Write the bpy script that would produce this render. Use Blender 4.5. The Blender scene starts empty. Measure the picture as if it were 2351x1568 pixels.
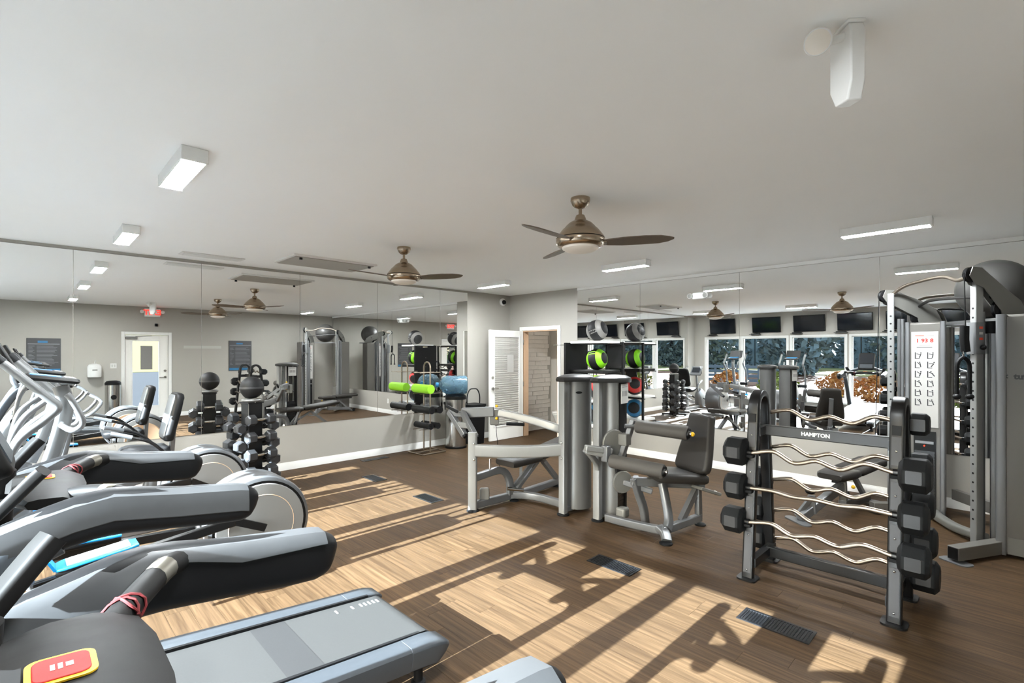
import bpy, bmesh, math, random
from mathutils import Vector, Matrix
random.seed(7)
S = bpy.context.scene
COL = S.collection
R = math.radians
PI = math.pi

# ------------------------------------------------------------------ camera
cam_d = bpy.data.cameras.new('camera')
cam = bpy.data.objects.new('camera', cam_d)
COL.objects.link(cam)
cam_d.sensor_width = 36.0
cam_d.lens = 1130.66 / 2351.0 * 36.0
cam_d.shift_y = 25.64 / 2351.0
cam_d.clip_start = 0.02
cam_d.clip_end = 300
cam.location = (0, 0, 1.6127)
cam.rotation_euler = (R(90), 0, 0.7924 - PI / 2)
S.camera = cam

# ------------------------------------------------------------------ world, sun, exposure
TAN_EL = 0.4300
world = bpy.data.worlds.new('sky'); S.world = world
world.use_nodes = True
wn = world.node_tree.nodes; wl = world.node_tree.links
for n in list(wn): wn.remove(n)
wo = wn.new('ShaderNodeOutputWorld'); wb = wn.new('ShaderNodeBackground'); ws = wn.new('ShaderNodeTexSky')
ws.sky_type = 'NISHITA'; ws.sun_disc = False
ws.sun_elevation = math.atan(TAN_EL); ws.sun_rotation = R(-90); ws.air_density = 1.0; ws.dust_density = 1.5; ws.ozone_density = 1.0
wb.inputs['Strength'].default_value = 1.0
wl.new(ws.outputs[0], wb.inputs[0]); wl.new(wb.outputs[0], wo.inputs[0])
sun_d = bpy.data.lights.new('sun', 'SUN'); sun_d.energy = 47.0; sun_d.angle = R(0.35); sun_d.color = (0.86, 0.96, 1.08)
sun = bpy.data.objects.new('sun', sun_d); COL.objects.link(sun)
sun.location = (-20, 2, 12)
sun.rotation_euler = Vector((1.0, -0.008, -TAN_EL)).to_track_quat('-Z', 'Y').to_euler()
LAMP = 200.0          # strength of the ceiling fixtures' diffusers
vs = S.view_settings
S.display_settings.display_device = 'sRGB'
vs.view_transform = 'Standard'; vs.look = 'None'; vs.gamma = 1.0; vs.use_curve_mapping = False
vs.exposure = 1.3
S.cycles.max_bounces = 16; S.cycles.diffuse_bounces = 10; S.cycles.glossy_bounces = 8
S.cycles.transparent_max_bounces = 12; S.cycles.transmission_bounces = 8
S.cycles.sample_clamp_indirect = 6.0

# ------------------------------------------------------------------ room numbers
H = 2.74
YA, XB, XW, YO = 7.0, 6.84, -1.30, -0.97

# ------------------------------------------------------------------ materials
MATS = {}
def srgb(r, g, b):
    f = lambda c: (c / 255 / 12.92) if c / 255 <= 0.04045 else ((c / 255 + 0.055) / 1.055) ** 2.4
    return (f(r), f(g), f(b))
def mat(name, col, rough=0.5, metal=0.0, var=0.06, scale=30.0, bump=0.0, coat=0.0, spec=0.5, emit=None, trans=0.0, alpha=1.0, detail=3.0):
    """Principled material with a little procedural colour and roughness variation."""
    if name in MATS: return MATS[name]
    m = bpy.data.materials.new(name); m.use_nodes = True
    nt = m.node_tree; N = nt.nodes; L = nt.links
    b = N['Principled BSDF']
    tc = N.new('ShaderNodeTexCoord'); no = N.new('ShaderNodeTexNoise')
    no.inputs['Scale'].default_value = scale; no.inputs['Detail'].default_value = detail
    L.new(tc.outputs['Object'], no.inputs['Vector'])
    mx = N.new('ShaderNodeMix'); mx.data_type = 'RGBA'
    mx.inputs['A'].default_value = (*[max(0, c * (1 - var)) for c in col], 1)
    mx.inputs['B'].default_value = (*[min(1, c * (1 + var)) for c in col], 1)
    L.new(no.outputs['Fac'], mx.inputs['Factor']); L.new(mx.outputs['Result'], b.inputs['Base Color'])
    mr = N.new('ShaderNodeMapRange'); mr.inputs['To Min'].default_value = max(0.0, rough - 0.04); mr.inputs['To Max'].default_value = min(1, rough + 0.04)
    L.new(no.outputs['Fac'], mr.inputs['Value']); L.new(mr.outputs[0], b.inputs['Roughness'])
    b.inputs['Metallic'].default_value = metal
    b.inputs['Coat Weight'].default_value = coat
    b.inputs['Specular IOR Level'].default_value = spec
    if trans: b.inputs['Transmission Weight'].default_value = trans
    if bump:
        bp = N.new('ShaderNodeBump'); bp.inputs['Strength'].default_value = bump; bp.inputs['Distance'].default_value = 0.002
        L.new(no.outputs['Fac'], bp.inputs['Height']); L.new(bp.outputs[0], b.inputs['Normal'])
    if emit:
        b.inputs['Emission Color'].default_value = (*emit[0], 1); b.inputs['Emission Strength'].default_value = emit[1]
    m.diffuse_color = (*col, 1)
    MATS[name] = m
    return m

mat('wall_paint', srgb(160, 156, 148), 0.6, var=0.02, scale=6, bump=0.03)
mat('ceiling_paint', srgb(244, 244, 242), 0.7, var=0.012, scale=3)
mat('trim_white', srgb(222, 221, 217), 0.35, var=0.02)
mat('door_white', srgb(226, 224, 218), 0.35, var=0.02)
mat('floor_under', srgb(40, 30, 22), 0.8)
mat('silver_paint', srgb(112, 113, 114), 0.38, 0.55, var=0.03)
mat('silver_bright', srgb(134, 134, 133), 0.38, 0.4, var=0.03)
mat('machine_grey', srgb(112, 111, 106), 0.42, 0.3, var=0.03)
mat('shroud_grey', srgb(100, 100, 99), 0.38, 0.45, var=0.02, scale=60)
mat('tower_grey', srgb(98, 95, 90), 0.42, 0.25, var=0.02)
mat('cap_dark', srgb(34, 33, 32), 0.4, var=0.08)
mat('pad_brown', srgb(40, 37, 34), 0.5, var=0.07, scale=80, bump=0.05, spec=0.3)
mat('pad_black', srgb(18, 18, 19), 0.5, var=0.1, scale=80, bump=0.05, spec=0.22)
mat('foam_grey', srgb(70, 67, 63), 0.6, var=0.06, scale=120, bump=0.05, spec=0.3)
mat('black_metal', srgb(12, 12, 13), 0.34, 0.1, var=0.1)
mat('black_plastic', srgb(11, 11, 12), 0.45, var=0.1, spec=0.22)
mat('black_rubber', srgb(14, 15, 16), 0.62, var=0.12, scale=60, spec=0.22)
mat('hex_rubber', srgb(21, 22, 23), 0.6, var=0.1, scale=50, spec=0.22)
mat('chrome', srgb(214, 212, 208), 0.12, 1.0, var=0.02)
mat('chrome_warm', srgb(150, 138, 124), 0.3, 1.0, var=0.04)
mat('steel_knurl', srgb(150, 140, 128), 0.38, 1.0, var=0.12, scale=400)
mat('stainless', srgb(188, 187, 184), 0.2, 1.0, var=0.03)
mat('nickel', srgb(168, 152, 132), 0.24, 1.0, var=0.05)
mat('blade_wood', srgb(92, 80, 66), 0.45, var=0.1, scale=20)
mat('frosted_glass', srgb(232, 224, 212), 0.35, var=0.02)
mat('light_body', srgb(228, 228, 225), 0.4, var=0.01)
mat('lamp_glass', (0.9, 0.9, 0.88), 0.4, var=0.0, emit=((1.0, 0.95, 0.88), 14.0))
mat('diffuser', (0.95, 0.95, 0.95), 0.5, var=0.0, emit=((0.92, 0.97, 1.0), LAMP))
mat('yellow', srgb(214, 168, 12), 0.55)
mat('orange_red', srgb(205, 70, 40), 0.5)
mat('red_button', srgb(150, 16, 12), 0.65)
mat('red_cord', srgb(92, 8, 10), 0.7)
mat('lime', srgb(140, 205, 30), 0.6, var=0.06, scale=90, bump=0.04)
mat('lime_ball', srgb(128, 205, 18), 0.55, var=0.05)
mat('red_ball', srgb(180, 30, 24), 0.55)
mat('blue_ball', srgb(24, 104, 150), 0.55)
mat('blue_trim', srgb(14, 140, 205), 0.4)
mat('grey_ball', srgb(112, 110, 106), 0.5)
mat('ball_dark', srgb(24, 24, 25), 0.55, var=0.1, spec=0.3)
mat('gym_ball', srgb(60, 59, 57), 0.38, var=0.05)
mat('tread_grey', srgb(62, 66, 70), 0.42, 0.25, var=0.08, scale=40, spec=0.3)
mat('tread_arm', srgb(72, 73, 74), 0.42, 0.2, var=0.1, scale=25, spec=0.3)
mat('tread_dark', srgb(15, 15, 16), 0.5, var=0.12, scale=50, spec=0.22)
mat('tread_belt', srgb(50, 50, 49), 0.55, var=0.04, scale=120, spec=0.3)
mat('tread_belt_band', srgb(40, 40, 40), 0.6, var=0.04, scale=200, spec=0.3)
mat('console_dark', srgb(15, 14, 13), 0.6, var=0.08, spec=0.22)
mat('sensor_plate', srgb(118, 114, 104), 0.35, 0.7, var=0.06)
mat('ellip_white', srgb(108, 109, 109), 0.38, 0.5, var=0.03)
mat('ellip_disc', srgb(120, 119, 116), 0.4, 0.1, var=0.02)
mat('ellip_silver', srgb(112, 114, 116), 0.3, 0.6, var=0.05)
mat('ellip_tread', srgb(200, 200, 198), 0.6, var=0.1, scale=160)
mat('seat_silver', srgb(120, 124, 128), 0.35, 0.4, var=0.1, scale=20)
mat('paper_white', srgb(176, 174, 169), 0.6, var=0.02)
mat('ink', srgb(40, 40, 42), 0.6)
mat('ink_grey', srgb(120, 118, 114), 0.6)
mat('ink_red', srgb(190, 40, 30), 0.6)
mat('white_print', srgb(225, 225, 225), 0.5)
mat('poster_dark', srgb(52, 52, 54), 0.45)
mat('poster_blue', srgb(22, 98, 140), 0.45)
mat('poster_line', srgb(120, 122, 126), 0.5)
mat('display_glass', srgb(14, 17, 22), 0.6, var=0.1, scale=3, spec=0.2)
mat('tv_screen', srgb(10, 14, 20), 0.08, var=0.2, scale=3)
mat('register_black', srgb(26, 27, 29), 0.35, 0.6)
mat('stone_white', srgb(206, 200, 192), 0.75, var=0.08, scale=20, bump=0.4)
mat('jamb_tan', srgb(196, 164, 134), 0.45)
mat('porcelain', srgb(228, 228, 224), 0.15)
mat('blind_white', srgb(196, 194, 188), 0.5)
mat('asphalt', srgb(46, 46, 47), 0.9, var=0.15, scale=6, spec=0.03)
mat('unseen_ground', srgb(52, 48, 45), 0.9, spec=0.03)  # ground out of view, darkened to limit its bounce onto the ceiling
mat('kerb', srgb(112, 106, 98), 0.8, var=0.08, spec=0.03)
mat('grass', srgb(92, 88, 52), 0.9, var=0.3, scale=8, spec=0.03)
mat('leaf_litter', srgb(62, 43, 31), 0.9, var=0.5, scale=14, detail=8, spec=0.03)
mat('bark', srgb(30, 28, 27), 0.9, var=0.2, spec=0.03)
mat('leaf_dark', srgb(76, 82, 80), 0.8, var=0.4, scale=5, spec=0.03)
mat('leaf_gold', srgb(120, 78, 40), 0.8, var=0.4, scale=5, spec=0.03)
mat('leaf_green', srgb(76, 82, 30), 0.8, var=0.4, scale=5, spec=0.03)
mat('car_paint', srgb(26, 29, 33), 0.25, 0.3)
mat('fence_grey', srgb(62, 65, 68), 0.7, spec=0.03)
mat('plush_wall', srgb(196, 190, 180), 0.8, var=0.03)

def mirror_mat():
    m = bpy.data.materials.new('mirror_glass'); m.use_nodes = True
    b = m.node_tree.nodes['Principled BSDF']
    no = m.node_tree.nodes.new('ShaderNodeTexNoise'); no.inputs['Scale'].default_value = 2
    mx = m.node_tree.nodes.new('ShaderNodeMix'); mx.data_type = 'RGBA'
    mx.inputs['A'].default_value = (0.90, 0.905, 0.895, 1); mx.inputs['B'].default_value = (0.92, 0.92, 0.91, 1)
    m.node_tree.links.new(no.outputs['Fac'], mx.inputs['Factor']); m.node_tree.links.new(mx.outputs['Result'], b.inputs['Base Color'])
    b.inputs['Metallic'].default_value = 1; b.inputs['Roughness'].default_value = 0.0
    MATS['mirror_glass'] = m
mirror_mat()
def thin_glass(name, tint, refl):
    m = bpy.data.materials.new(name); m.use_nodes = True
    nt = m.node_tree; N = nt.nodes; L = nt.links
    N.remove(N['Principled BSDF']); out = N['Material Output']
    t = N.new('ShaderNodeBsdfTransparent'); t.inputs[0].default_value = (*tint, 1)
    g = N.new('ShaderNodeBsdfGlossy'); g.inputs['Roughness'].default_value = 0.02
    fr = N.new('ShaderNodeLayerWeight'); fr.inputs['Blend'].default_value = refl
    mx = N.new('ShaderNodeMixShader')
    L.new(fr.outputs['Fresnel'], mx.inputs[0]); L.new(t.outputs[0], mx.inputs[1]); L.new(g.outputs[0], mx.inputs[2]); L.new(mx.outputs[0], out.inputs[0])
    MATS[name] = m
thin_glass('window_glass', (0.93, 0.95, 0.94), 0.12)
def bottle_mat():
    m = bpy.data.materials.new('bottle_plastic'); m.use_nodes = True
    nt = m.node_tree; N = nt.nodes; L = nt.links
    b = N['Principled BSDF']; out = N['Material Output']
    b.inputs['Base Color'].default_value = (*srgb(96, 124, 140), 1); b.inputs['Roughness'].default_value = 0.15
    t = N.new('ShaderNodeBsdfTransparent'); t.inputs[0].default_value = (0.55, 0.74, 0.84, 1)
    mx = N.new('ShaderNodeMixShader'); no = N.new('ShaderNodeTexNoise'); no.inputs['Scale'].default_value = 9
    mr = N.new('ShaderNodeMapRange'); mr.inputs['To Min'].default_value = 0.45; mr.inputs['To Max'].default_value = 0.75
    L.new(no.outputs['Fac'], mr.inputs['Value']); L.new(mr.outputs[0], mx.inputs[0])
    L.new(t.outputs[0], mx.inputs[1]); L.new(b.outputs[0], mx.inputs[2]); L.new(mx.outputs[0], out.inputs[0])
    MATS['bottle_plastic'] = m
bottle_mat()
def wood_mat():
    m = bpy.data.materials.new('floor_wood'); m.use_nodes = True
    nt = m.node_tree; N = nt.nodes; L = nt.links
    b = N['Principled BSDF']
    geo = N.new('ShaderNodeNewGeometry'); oi = N.new('ShaderNodeObjectInfo')
    add = N.new('ShaderNodeMath'); add.operation = 'ADD'; fr = N.new('ShaderNodeMath'); fr.operation = 'FRACT'
    L.new(geo.outputs['Random Per Island'], add.inputs[0]); L.new(oi.outputs['Random'], add.inputs[1]); L.new(add.outputs[0], fr.inputs[0])
    sep = N.new('ShaderNodeVectorMath'); sep.operation = 'MULTIPLY'; sep.inputs[1].default_value = (48.0, 1.6, 1.0)
    off = N.new('ShaderNodeVectorMath'); off.operation = 'ADD'
    sc = N.new('ShaderNodeVectorMath'); sc.operation = 'SCALE'; sc.inputs['Scale'].default_value = 37.0
    cx = N.new('ShaderNodeCombineXYZ'); L.new(fr.outputs[0], cx.inputs[0]); L.new(fr.outputs[0], cx.inputs[1]); L.new(cx.outputs[0], sc.inputs[0])
    L.new(geo.outputs['Position'], sep.inputs[0]); L.new(sep.outputs[0], off.inputs[0]); L.new(sc.outputs[0], off.inputs[1])
    n1 = N.new('ShaderNodeTexNoise'); n1.inputs['Scale'].default_value = 1.0; n1.inputs['Detail'].default_value = 6; n1.inputs['Roughness'].default_value = 0.6; n1.inputs['Distortion'].default_value = 0.6
    L.new(off.outputs[0], n1.inputs['Vector'])
    ramp = N.new('ShaderNodeValToRGB'); e = ramp.color_ramp.elements
    e[0].position = 0.28; e[0].color = (*srgb(45, 31, 19), 1)
    e[1].position = 0.72; e[1].color = (*srgb(83, 64, 45), 1)
    k = ramp.color_ramp.elements.new(0.48); k.color = (*srgb(63, 48, 32), 1)
    L.new(n1.outputs['Fac'], ramp.inputs[0])
    tone = N.new('ShaderNodeMapRange'); tone.inputs['To Min'].default_value = 0.90; tone.inputs['To Max'].default_value = 1.08
    L.new(fr.outputs[0], tone.inputs['Value'])
    mul = N.new('ShaderNodeVectorMath'); mul.operation = 'SCALE'
    L.new(ramp.outputs[0], mul.inputs[0]); L.new(tone.outputs[0], mul.inputs['Scale']); L.new(mul.outputs[0], b.inputs['Base Color'])
    mr = N.new('ShaderNodeMapRange'); mr.inputs['To Min'].default_value = 0.5; mr.inputs['To Max'].default_value = 0.66
    b.inputs['Specular IOR Level'].default_value = 0.12
    L.new(n1.outputs['Fac'], mr.inputs['Value']); L.new(mr.outputs[0], b.inputs['Roughness'])
    bp = N.new('ShaderNodeBump'); bp.inputs['Strength'].default_value = 0.12; bp.inputs['Distance'].default_value = 0.001
    L.new(n1.outputs['Fac'], bp.inputs['Height']); L.new(bp.outputs[0], b.inputs['Normal'])
    MATS['floor_wood'] = m
wood_mat()

# ------------------------------------------------------------------ mesh helpers
class MB:
    """Collects simple shapes; build() links them as one mesh object."""
    def __init__(s): s.v = []; s.f = []; s.sm = []; s.mi = []; s.cur = 0
    def _add(s, vs_, fs, smooth=False):
        o = len(s.v); s.v += [tuple(p) for p in vs_]
        for f in fs: s.f.append(tuple(i + o for i in f)); s.sm.append(smooth); s.mi.append(s.cur)
        return s
    def box(s, a, b, M=None):
        (x0, y0, z0), (x1, y1, z1) = a, b
        x0, x1 = min(x0, x1), max(x0, x1); y0, y1 = min(y0, y1), max(y0, y1); z0, z1 = min(z0, z1), max(z0, z1)
        p = [(x0, y0, z0), (x1, y0, z0), (x1, y1, z0), (x0, y1, z0), (x0, y0, z1), (x1, y0, z1), (x1, y1, z1), (x0, y1, z1)]
        if M is not None: p = [M @ Vector(q) for q in p]
        return s._add(p, [(0, 3, 2, 1), (4, 5, 6, 7), (0, 1, 5, 4), (1, 2, 6, 5), (2, 3, 7, 6), (3, 0, 4, 7)])
    def cbox(s, c, size, M=None):
        c = Vector(c); h = Vector(size) / 2
        return s.box(c - h, c + h, M)
    def bar(s, p, q, w, h, up=(0, 0, 1)):
        """rectangular tube from p to q, w wide (sideways), h tall"""
        p, q = Vector(p), Vector(q); d = (q - p).normalized(); up = Vector(up)
        if abs(d.dot(up)) > 0.98: up = Vector((1, 0, 0))
        sd = d.cross(up).normalized(); u = sd.cross(d)
        vs_ = []
        for c in (p, q):
            for a, b in ((-1, -1), (1, -1), (1, 1), (-1, 1)): vs_.append(c + sd * a * w / 2 + u * b * h / 2)
        return s._add(vs_, [(0, 3, 2, 1), (4, 5, 6, 7), (0, 1, 5, 4), (1, 2, 6, 5), (2, 3, 7, 6), (3, 0, 4, 7)])
    def sweep(s, pts, prof, up=(0, 0, 1), smooth=True, caps=True, scales=None):
        """closed 2-D profile (sideways, up) swept along a path"""
        pts = [Vector(p) for p in pts]; n = len(prof); rings = []
        up = Vector(up); pu = None
        for i, p in enumerate(pts):
            if i == 0: d = pts[1] - p
            elif i == len(pts) - 1: d = p - pts[-2]
            else: d = (pts[i + 1] - p).normalized() + (p - pts[i - 1]).normalized()
            d.normalize()
            u0 = pu if pu is not None else up
            if abs(d.dot(u0)) > 0.985: u0 = Vector((1, 0, 0)) if abs(d.x) < 0.9 else Vector((0, 1, 0))
            sd = d.cross(u0).normalized(); u = sd.cross(d); 
            if pu is not None: pu = u
            else: pu = u
            k = scales[i] if scales else 1.0
            if not isinstance(k, (tuple, list)): k = (k, k)
            rings.append([p + sd * a * k[0] + u * b * k[1] for a, b in prof])
        vs_ = [v for r in rings for v in r]; fs = []
        for i in range(len(pts) - 1):
            for j in range(n):
                a, b = i * n + j, i * n + (j + 1) % n
                fs.append((a, b, b + n, a + n))
        s._add(vs_, fs, smooth)
        if caps:
            o = len(s.v) - len(vs_)
            s.f.append(tuple(o + i for i in range(n - 1, -1, -1))); s.sm.append(False); s.mi.append(s.cur)
            o2 = o + (len(pts) - 1) * n
            s.f.append(tuple(o2 + i for i in range(n))); s.sm.append(False); s.mi.append(s.cur)
        return s
    def tube(s, pts, r, n=10, caps=True, scales=None, up=(0, 0, 1)):
        prof = [(r * math.cos(2 * PI * i / n), r * math.sin(2 * PI * i / n)) for i in range(n)]
        return s.sweep(pts, prof, up=up, caps=caps, scales=scales)
    def cyl(s, p, q, r, n=20, r2=None):
        return s.tube([p, q], r, n, scales=[1.0, (r2 / r) if r2 is not None else 1.0])
    def lathe(s, prof, c=(0, 0, 0), n=24, M=None, a0=0, a1=2 * PI):
        """prof: (radius, z) pairs turned about z"""
        full = abs(a1 - a0 - 2 * PI) < 1e-6; m = n if full else n + 1
        vs_ = []
        for r, z in prof:
            for i in range(m):
                t = a0 + (a1 - a0) * i / n
                p = Vector((c[0] + r * math.cos(t), c[1] + r * math.sin(t), c[2] + z))
                vs_.append(M @ p if M is not None else p)
        fs = []
        for k in range(len(prof) - 1):
            for i in range(n):
                a = k * m + i; b = k * m + (i + 1) % m
                fs.append((a, b, b + m, a + m))
        s._add(vs_, fs, True)
        o = len(s.v) - len(vs_)
        if full:
            if prof[0][0] > 1e-6: s.f.append(tuple(o + i for i in range(m - 1, -1, -1))); s.sm.append(False); s.mi.append(s.cur)
            if prof[-1][0] > 1e-6: s.f.append(tuple(o + (len(prof) - 1) * m + i for i in range(m))); s.sm.append(False); s.mi.append(s.cur)
        return s
    def sphere(s, c, r, n=20, m=12, sc=(1, 1, 1)):
        prof = [(max(1e-4, r * math.sin(PI * k / m)), -r * math.cos(PI * k / m)) for k in range(m + 1)]
        o = len(s.v); s.lathe(prof, (0, 0, 0), n)
        for i in range(o, len(s.v)):
            x, y, z = s.v[i]; s.v[i] = (c[0] + x * sc[0], c[1] + y * sc[1], c[2] + z * sc[2])
        return s
    def prism(s, poly, t, M):
        """2-D polygon (x,y) extruded by t along local z, placed with M"""
        n = len(poly)
        vs_ = [M @ Vector((x, y, 0)) for x, y in poly] + [M @ Vector((x, y, t)) for x, y in poly]
        fs = [tuple(range(n - 1, -1, -1)), tuple(range(n, 2 * n))] + [(i, (i + 1) % n, (i + 1) % n + n, i + n) for i in range(n)]
        return s._add(vs_, fs)
    def mesh(s, name):
        me = bpy.data.meshes.new(name); me.from_pydata(s.v, [], s.f)
        me.polygons.foreach_set('use_smooth', s.sm); me.polygons.foreach_set('material_index', s.mi)
        bm = bmesh.new(); bm.from_mesh(me); bmesh.ops.recalc_face_normals(bm, faces=bm.faces); bm.to_mesh(me); bm.free()
        me.set_sharp_from_angle(angle=R(38)); me.update()
        return me
    def build(s, name, material, parent=None, bevel=0.0, seg=2, sub=0, loc=None):
        me = s.mesh(name)
        for mm in (material if isinstance(material, (list, tuple)) else [material]): me.materials.append(MATS[mm])
        o = bpy.data.objects.new(name, me); COL.objects.link(o)
        if parent is not None: o.parent = parent
        if loc is not None: o.location = loc
        if bevel:
            b = o.modifiers.new('bevel', 'BEVEL'); b.width = bevel; b.segments = seg; b.limit_method = 'ANGLE'; b.angle_limit = R(40)
        if sub:
            d = o.modifiers.new('smooth', 'SUBSURF'); d.levels = sub; d.render_levels = sub
        return o

def tag(o, label=None, cat=None, group=None, kind=None):
    if label: o['label'] = label
    if cat: o['category'] = cat
    if group: o['group'] = group
    if kind: o['kind'] = kind
    return o
def thing(name, label, cat, loc=(0, 0, 0), rz=0.0, group=None):
    o = bpy.data.objects.new(name, None); COL.objects.link(o)
    o.location = loc; o.rotation_euler = (0, 0, rz); o.empty_display_size = 0.1
    return tag(o, label, cat, group)
def kids(o): return [c for c in bpy.data.objects if c.parent == o]
def copy_tree(o, loc=None, rz=None, label=None, parent=None):
    c = o.copy(); COL.objects.link(c); c.parent = parent
    if loc is not None: c.location = loc
    if rz is not None: c.rotation_euler = (0, 0, rz)
    if label: c['label'] = label
    for k in kids(o): copy_tree(k, parent=c)
    return c
def struct(name, mb, m, parent=None, **kw):
    o = mb.build(name, m, parent, **kw)
    if parent is None: o['kind'] = 'structure'
    return o
def arc(c, r, a0, a1, n, ax='xz'):
    """points of an arc in a plane; angles in degrees"""
    out = []
    for i in range(n + 1):
        t = R(a0 + (a1 - a0) * i / n); u, v = r * math.cos(t), r * math.sin(t)
        out.append({'xz': (c[0] + u, c[1], c[2] + v), 'yz': (c[0], c[1] + u, c[2] + v), 'xy': (c[0] + u, c[1] + v, c[2])}[ax])
    return out
def rounded(w, h, r, n=4):
    """rounded rectangle profile centred on 0"""
    out = []
    for cx, cy, a in ((w / 2 - r, h / 2 - r, 0), (-w / 2 + r, h / 2 - r, 90), (-w / 2 + r, -h / 2 + r, 180), (w / 2 - r, -h / 2 + r, 270)):
        for i in range(n + 1):
            t = R(a + 90 * i / n); out.append((cx + r * math.cos(t), cy + r * math.sin(t)))
    return out
def smooth_path(pts, n=6):
    """Catmull-Rom through the points"""
    P = [Vector(p) for p in pts]; out = []
    for i in range(len(P) - 1):
        p0 = P[max(i - 1, 0)]; p1 = P[i]; p2 = P[i + 1]; p3 = P[min(i + 2, len(P) - 1)]
        for k in range(n):
            t = k / n
            out.append(0.5 * ((2 * p1) + (p2 - p0) * t + (2 * p0 - 5 * p1 + 4 * p2 - p3) * t * t + (3 * p1 - p0 - 3 * p2 + p3) * t ** 3))
    out.append(P[-1])
    return out
def text_obj(body, size, material, parent, M, name='lettering', extrude=0.0006, align='CENTER', bold=0.0):
    cu = bpy.data.curves.new(name, 'FONT'); cu.body = body; cu.size = size; cu.extrude = extrude
    cu.align_x = align; cu.align_y = 'CENTER'; cu.offset = bold; cu.resolution_u = 2
    tmp = bpy.data.objects.new(name + '_tmp', cu); COL.objects.link(tmp)
    dg = bpy.context.evaluated_depsgraph_get()
    me = bpy.data.meshes.new_from_object(tmp.evaluated_get(dg))
    bpy.data.objects.remove(tmp); bpy.data.curves.remove(cu)
    me.materials.clear(); me.materials.append(MATS[material]); me.name = name
    o = bpy.data.objects.new(name, me); COL.objects.link(o)
    me.transform(M)
    if parent is not None: o.parent = parent
    return o
def frame(right, up, origin):
    """matrix with local x=right, y=up, z=right x up"""
    r = Vector(right).normalized(); u = Vector(up).normalized(); n = r.cross(u)
    M = Matrix((r, u, n)).transposed().to_4x4(); M.translation = Vector(origin)
    return M

def facing(n, origin):
    """matrix whose local z points along n"""
    n = Vector(n).normalized(); r = n.cross(Vector((0, 0, 1))).normalized() * -1; return frame(r, n.cross(r), origin)

# ================================================================== THE SETTING
WINDOWS = [(5.64, 6.62), (4.36, 5.53), (3.00, 4.23), (1.70, 2.86), (0.41, 1.59)]
WZ0, WZ1 = 0.33, 2.04
T = 0.14       # wall thickness
# floor slab with planks on it
fl = struct('floor', MB().box((XW, YO, -0.12), (XB, YA, -0.006)), 'floor_under')
PW, PL, GAP = 0.127, 1.22, 0.0012
def plank_mesh(w, l):
    m = MB().box((0, 0, -0.006), (w - GAP, l - GAP, 0)); return m
pm_full = plank_mesh(PW, PL).mesh('plank'); pm_full.materials.append(MATS['floor_wood'])
planks = []
nrow = int(math.ceil((XB - XW) / PW))
for i in range(nrow):
    x = XW + i * PW; w = min(PW, XB - x)
    y = YO - random.random() * PL
    while y < YA:
        y0 = max(y, YO); y1 = min(y + PL, YA)
        if y1 - y0 > 0.02 and w > 0.02: planks.append((x, y0, w, y1 - y0))
        y += PL
cyaw, syaw = math.cos(0.7924), math.sin(0.7924)
def shows(p):
    x, y = p[0] + p[2] / 2, p[1] + p[3] / 2
    d = x * cyaw + y * syaw; r = x * syaw - y * cyaw
    if d < 1.8 or abs(r / d) > 1.12: return 0.0
    return p[2] * p[3] / d ** 3
planks.sort(key=shows, reverse=True)
rest = MB()
for k, (x, y, w, l) in enumerate(planks):
    if k < 300:
        full = abs(w - PW) < 1e-6 and abs(l - PL) < 1e-6
        if full: me = pm_full
        else:
            me = plank_mesh(w, l).mesh('plank'); me.materials.append(MATS['floor_wood'])
        o = bpy.data.objects.new('plank', me); COL.objects.link(o); o.parent = fl; o.location = (x, y, 0)
    else:
        rest.box((x, y, -0.006), (x + w - GAP, y + l - GAP, 0))
tag(rest.build('planks', 'floor_wood', fl), kind='stuff')

struct('ceiling', MB().box((XW - T, YO - T, H), (XB + 2.2, YA + T, H + 0.12)), 'ceiling_paint')
# wall_left: the far mirrored wall along x
struct('wall_left', MB().box((XW - T, YA, -0.12), (XB + 2.2, YA + T, H)), 'wall_paint')
# wall_right with the doorway at its far end
DY0, DY1, DZ = 5.755, 6.64, 2.035
w = MB()
w.box((XB, YO - T, -0.12), (XB + T, DY0, H)); w.box((XB, DY1, -0.12), (XB + T, YA, H)); w.box((XB, DY0, DZ), (XB + T, DY1, H))
struct('wall_right', w, 'wall_paint')
# wall_back behind the camera with the glazed entrance door
EX0, EX1, EZ = 1.685, 2.555, 2.05
w = MB()
w.box((XW - T, YO - T, -0.12), (EX0, YO, H)); w.box((EX1, YO - T, -0.12), (XB, YO, H)); w.box((EX0, YO - T, EZ), (EX1, YO, H)); w.box((EX0, YO - T, -0.12), (EX1, YO, -0.006))
struct('wall_back', w, 'wall_paint')
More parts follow.
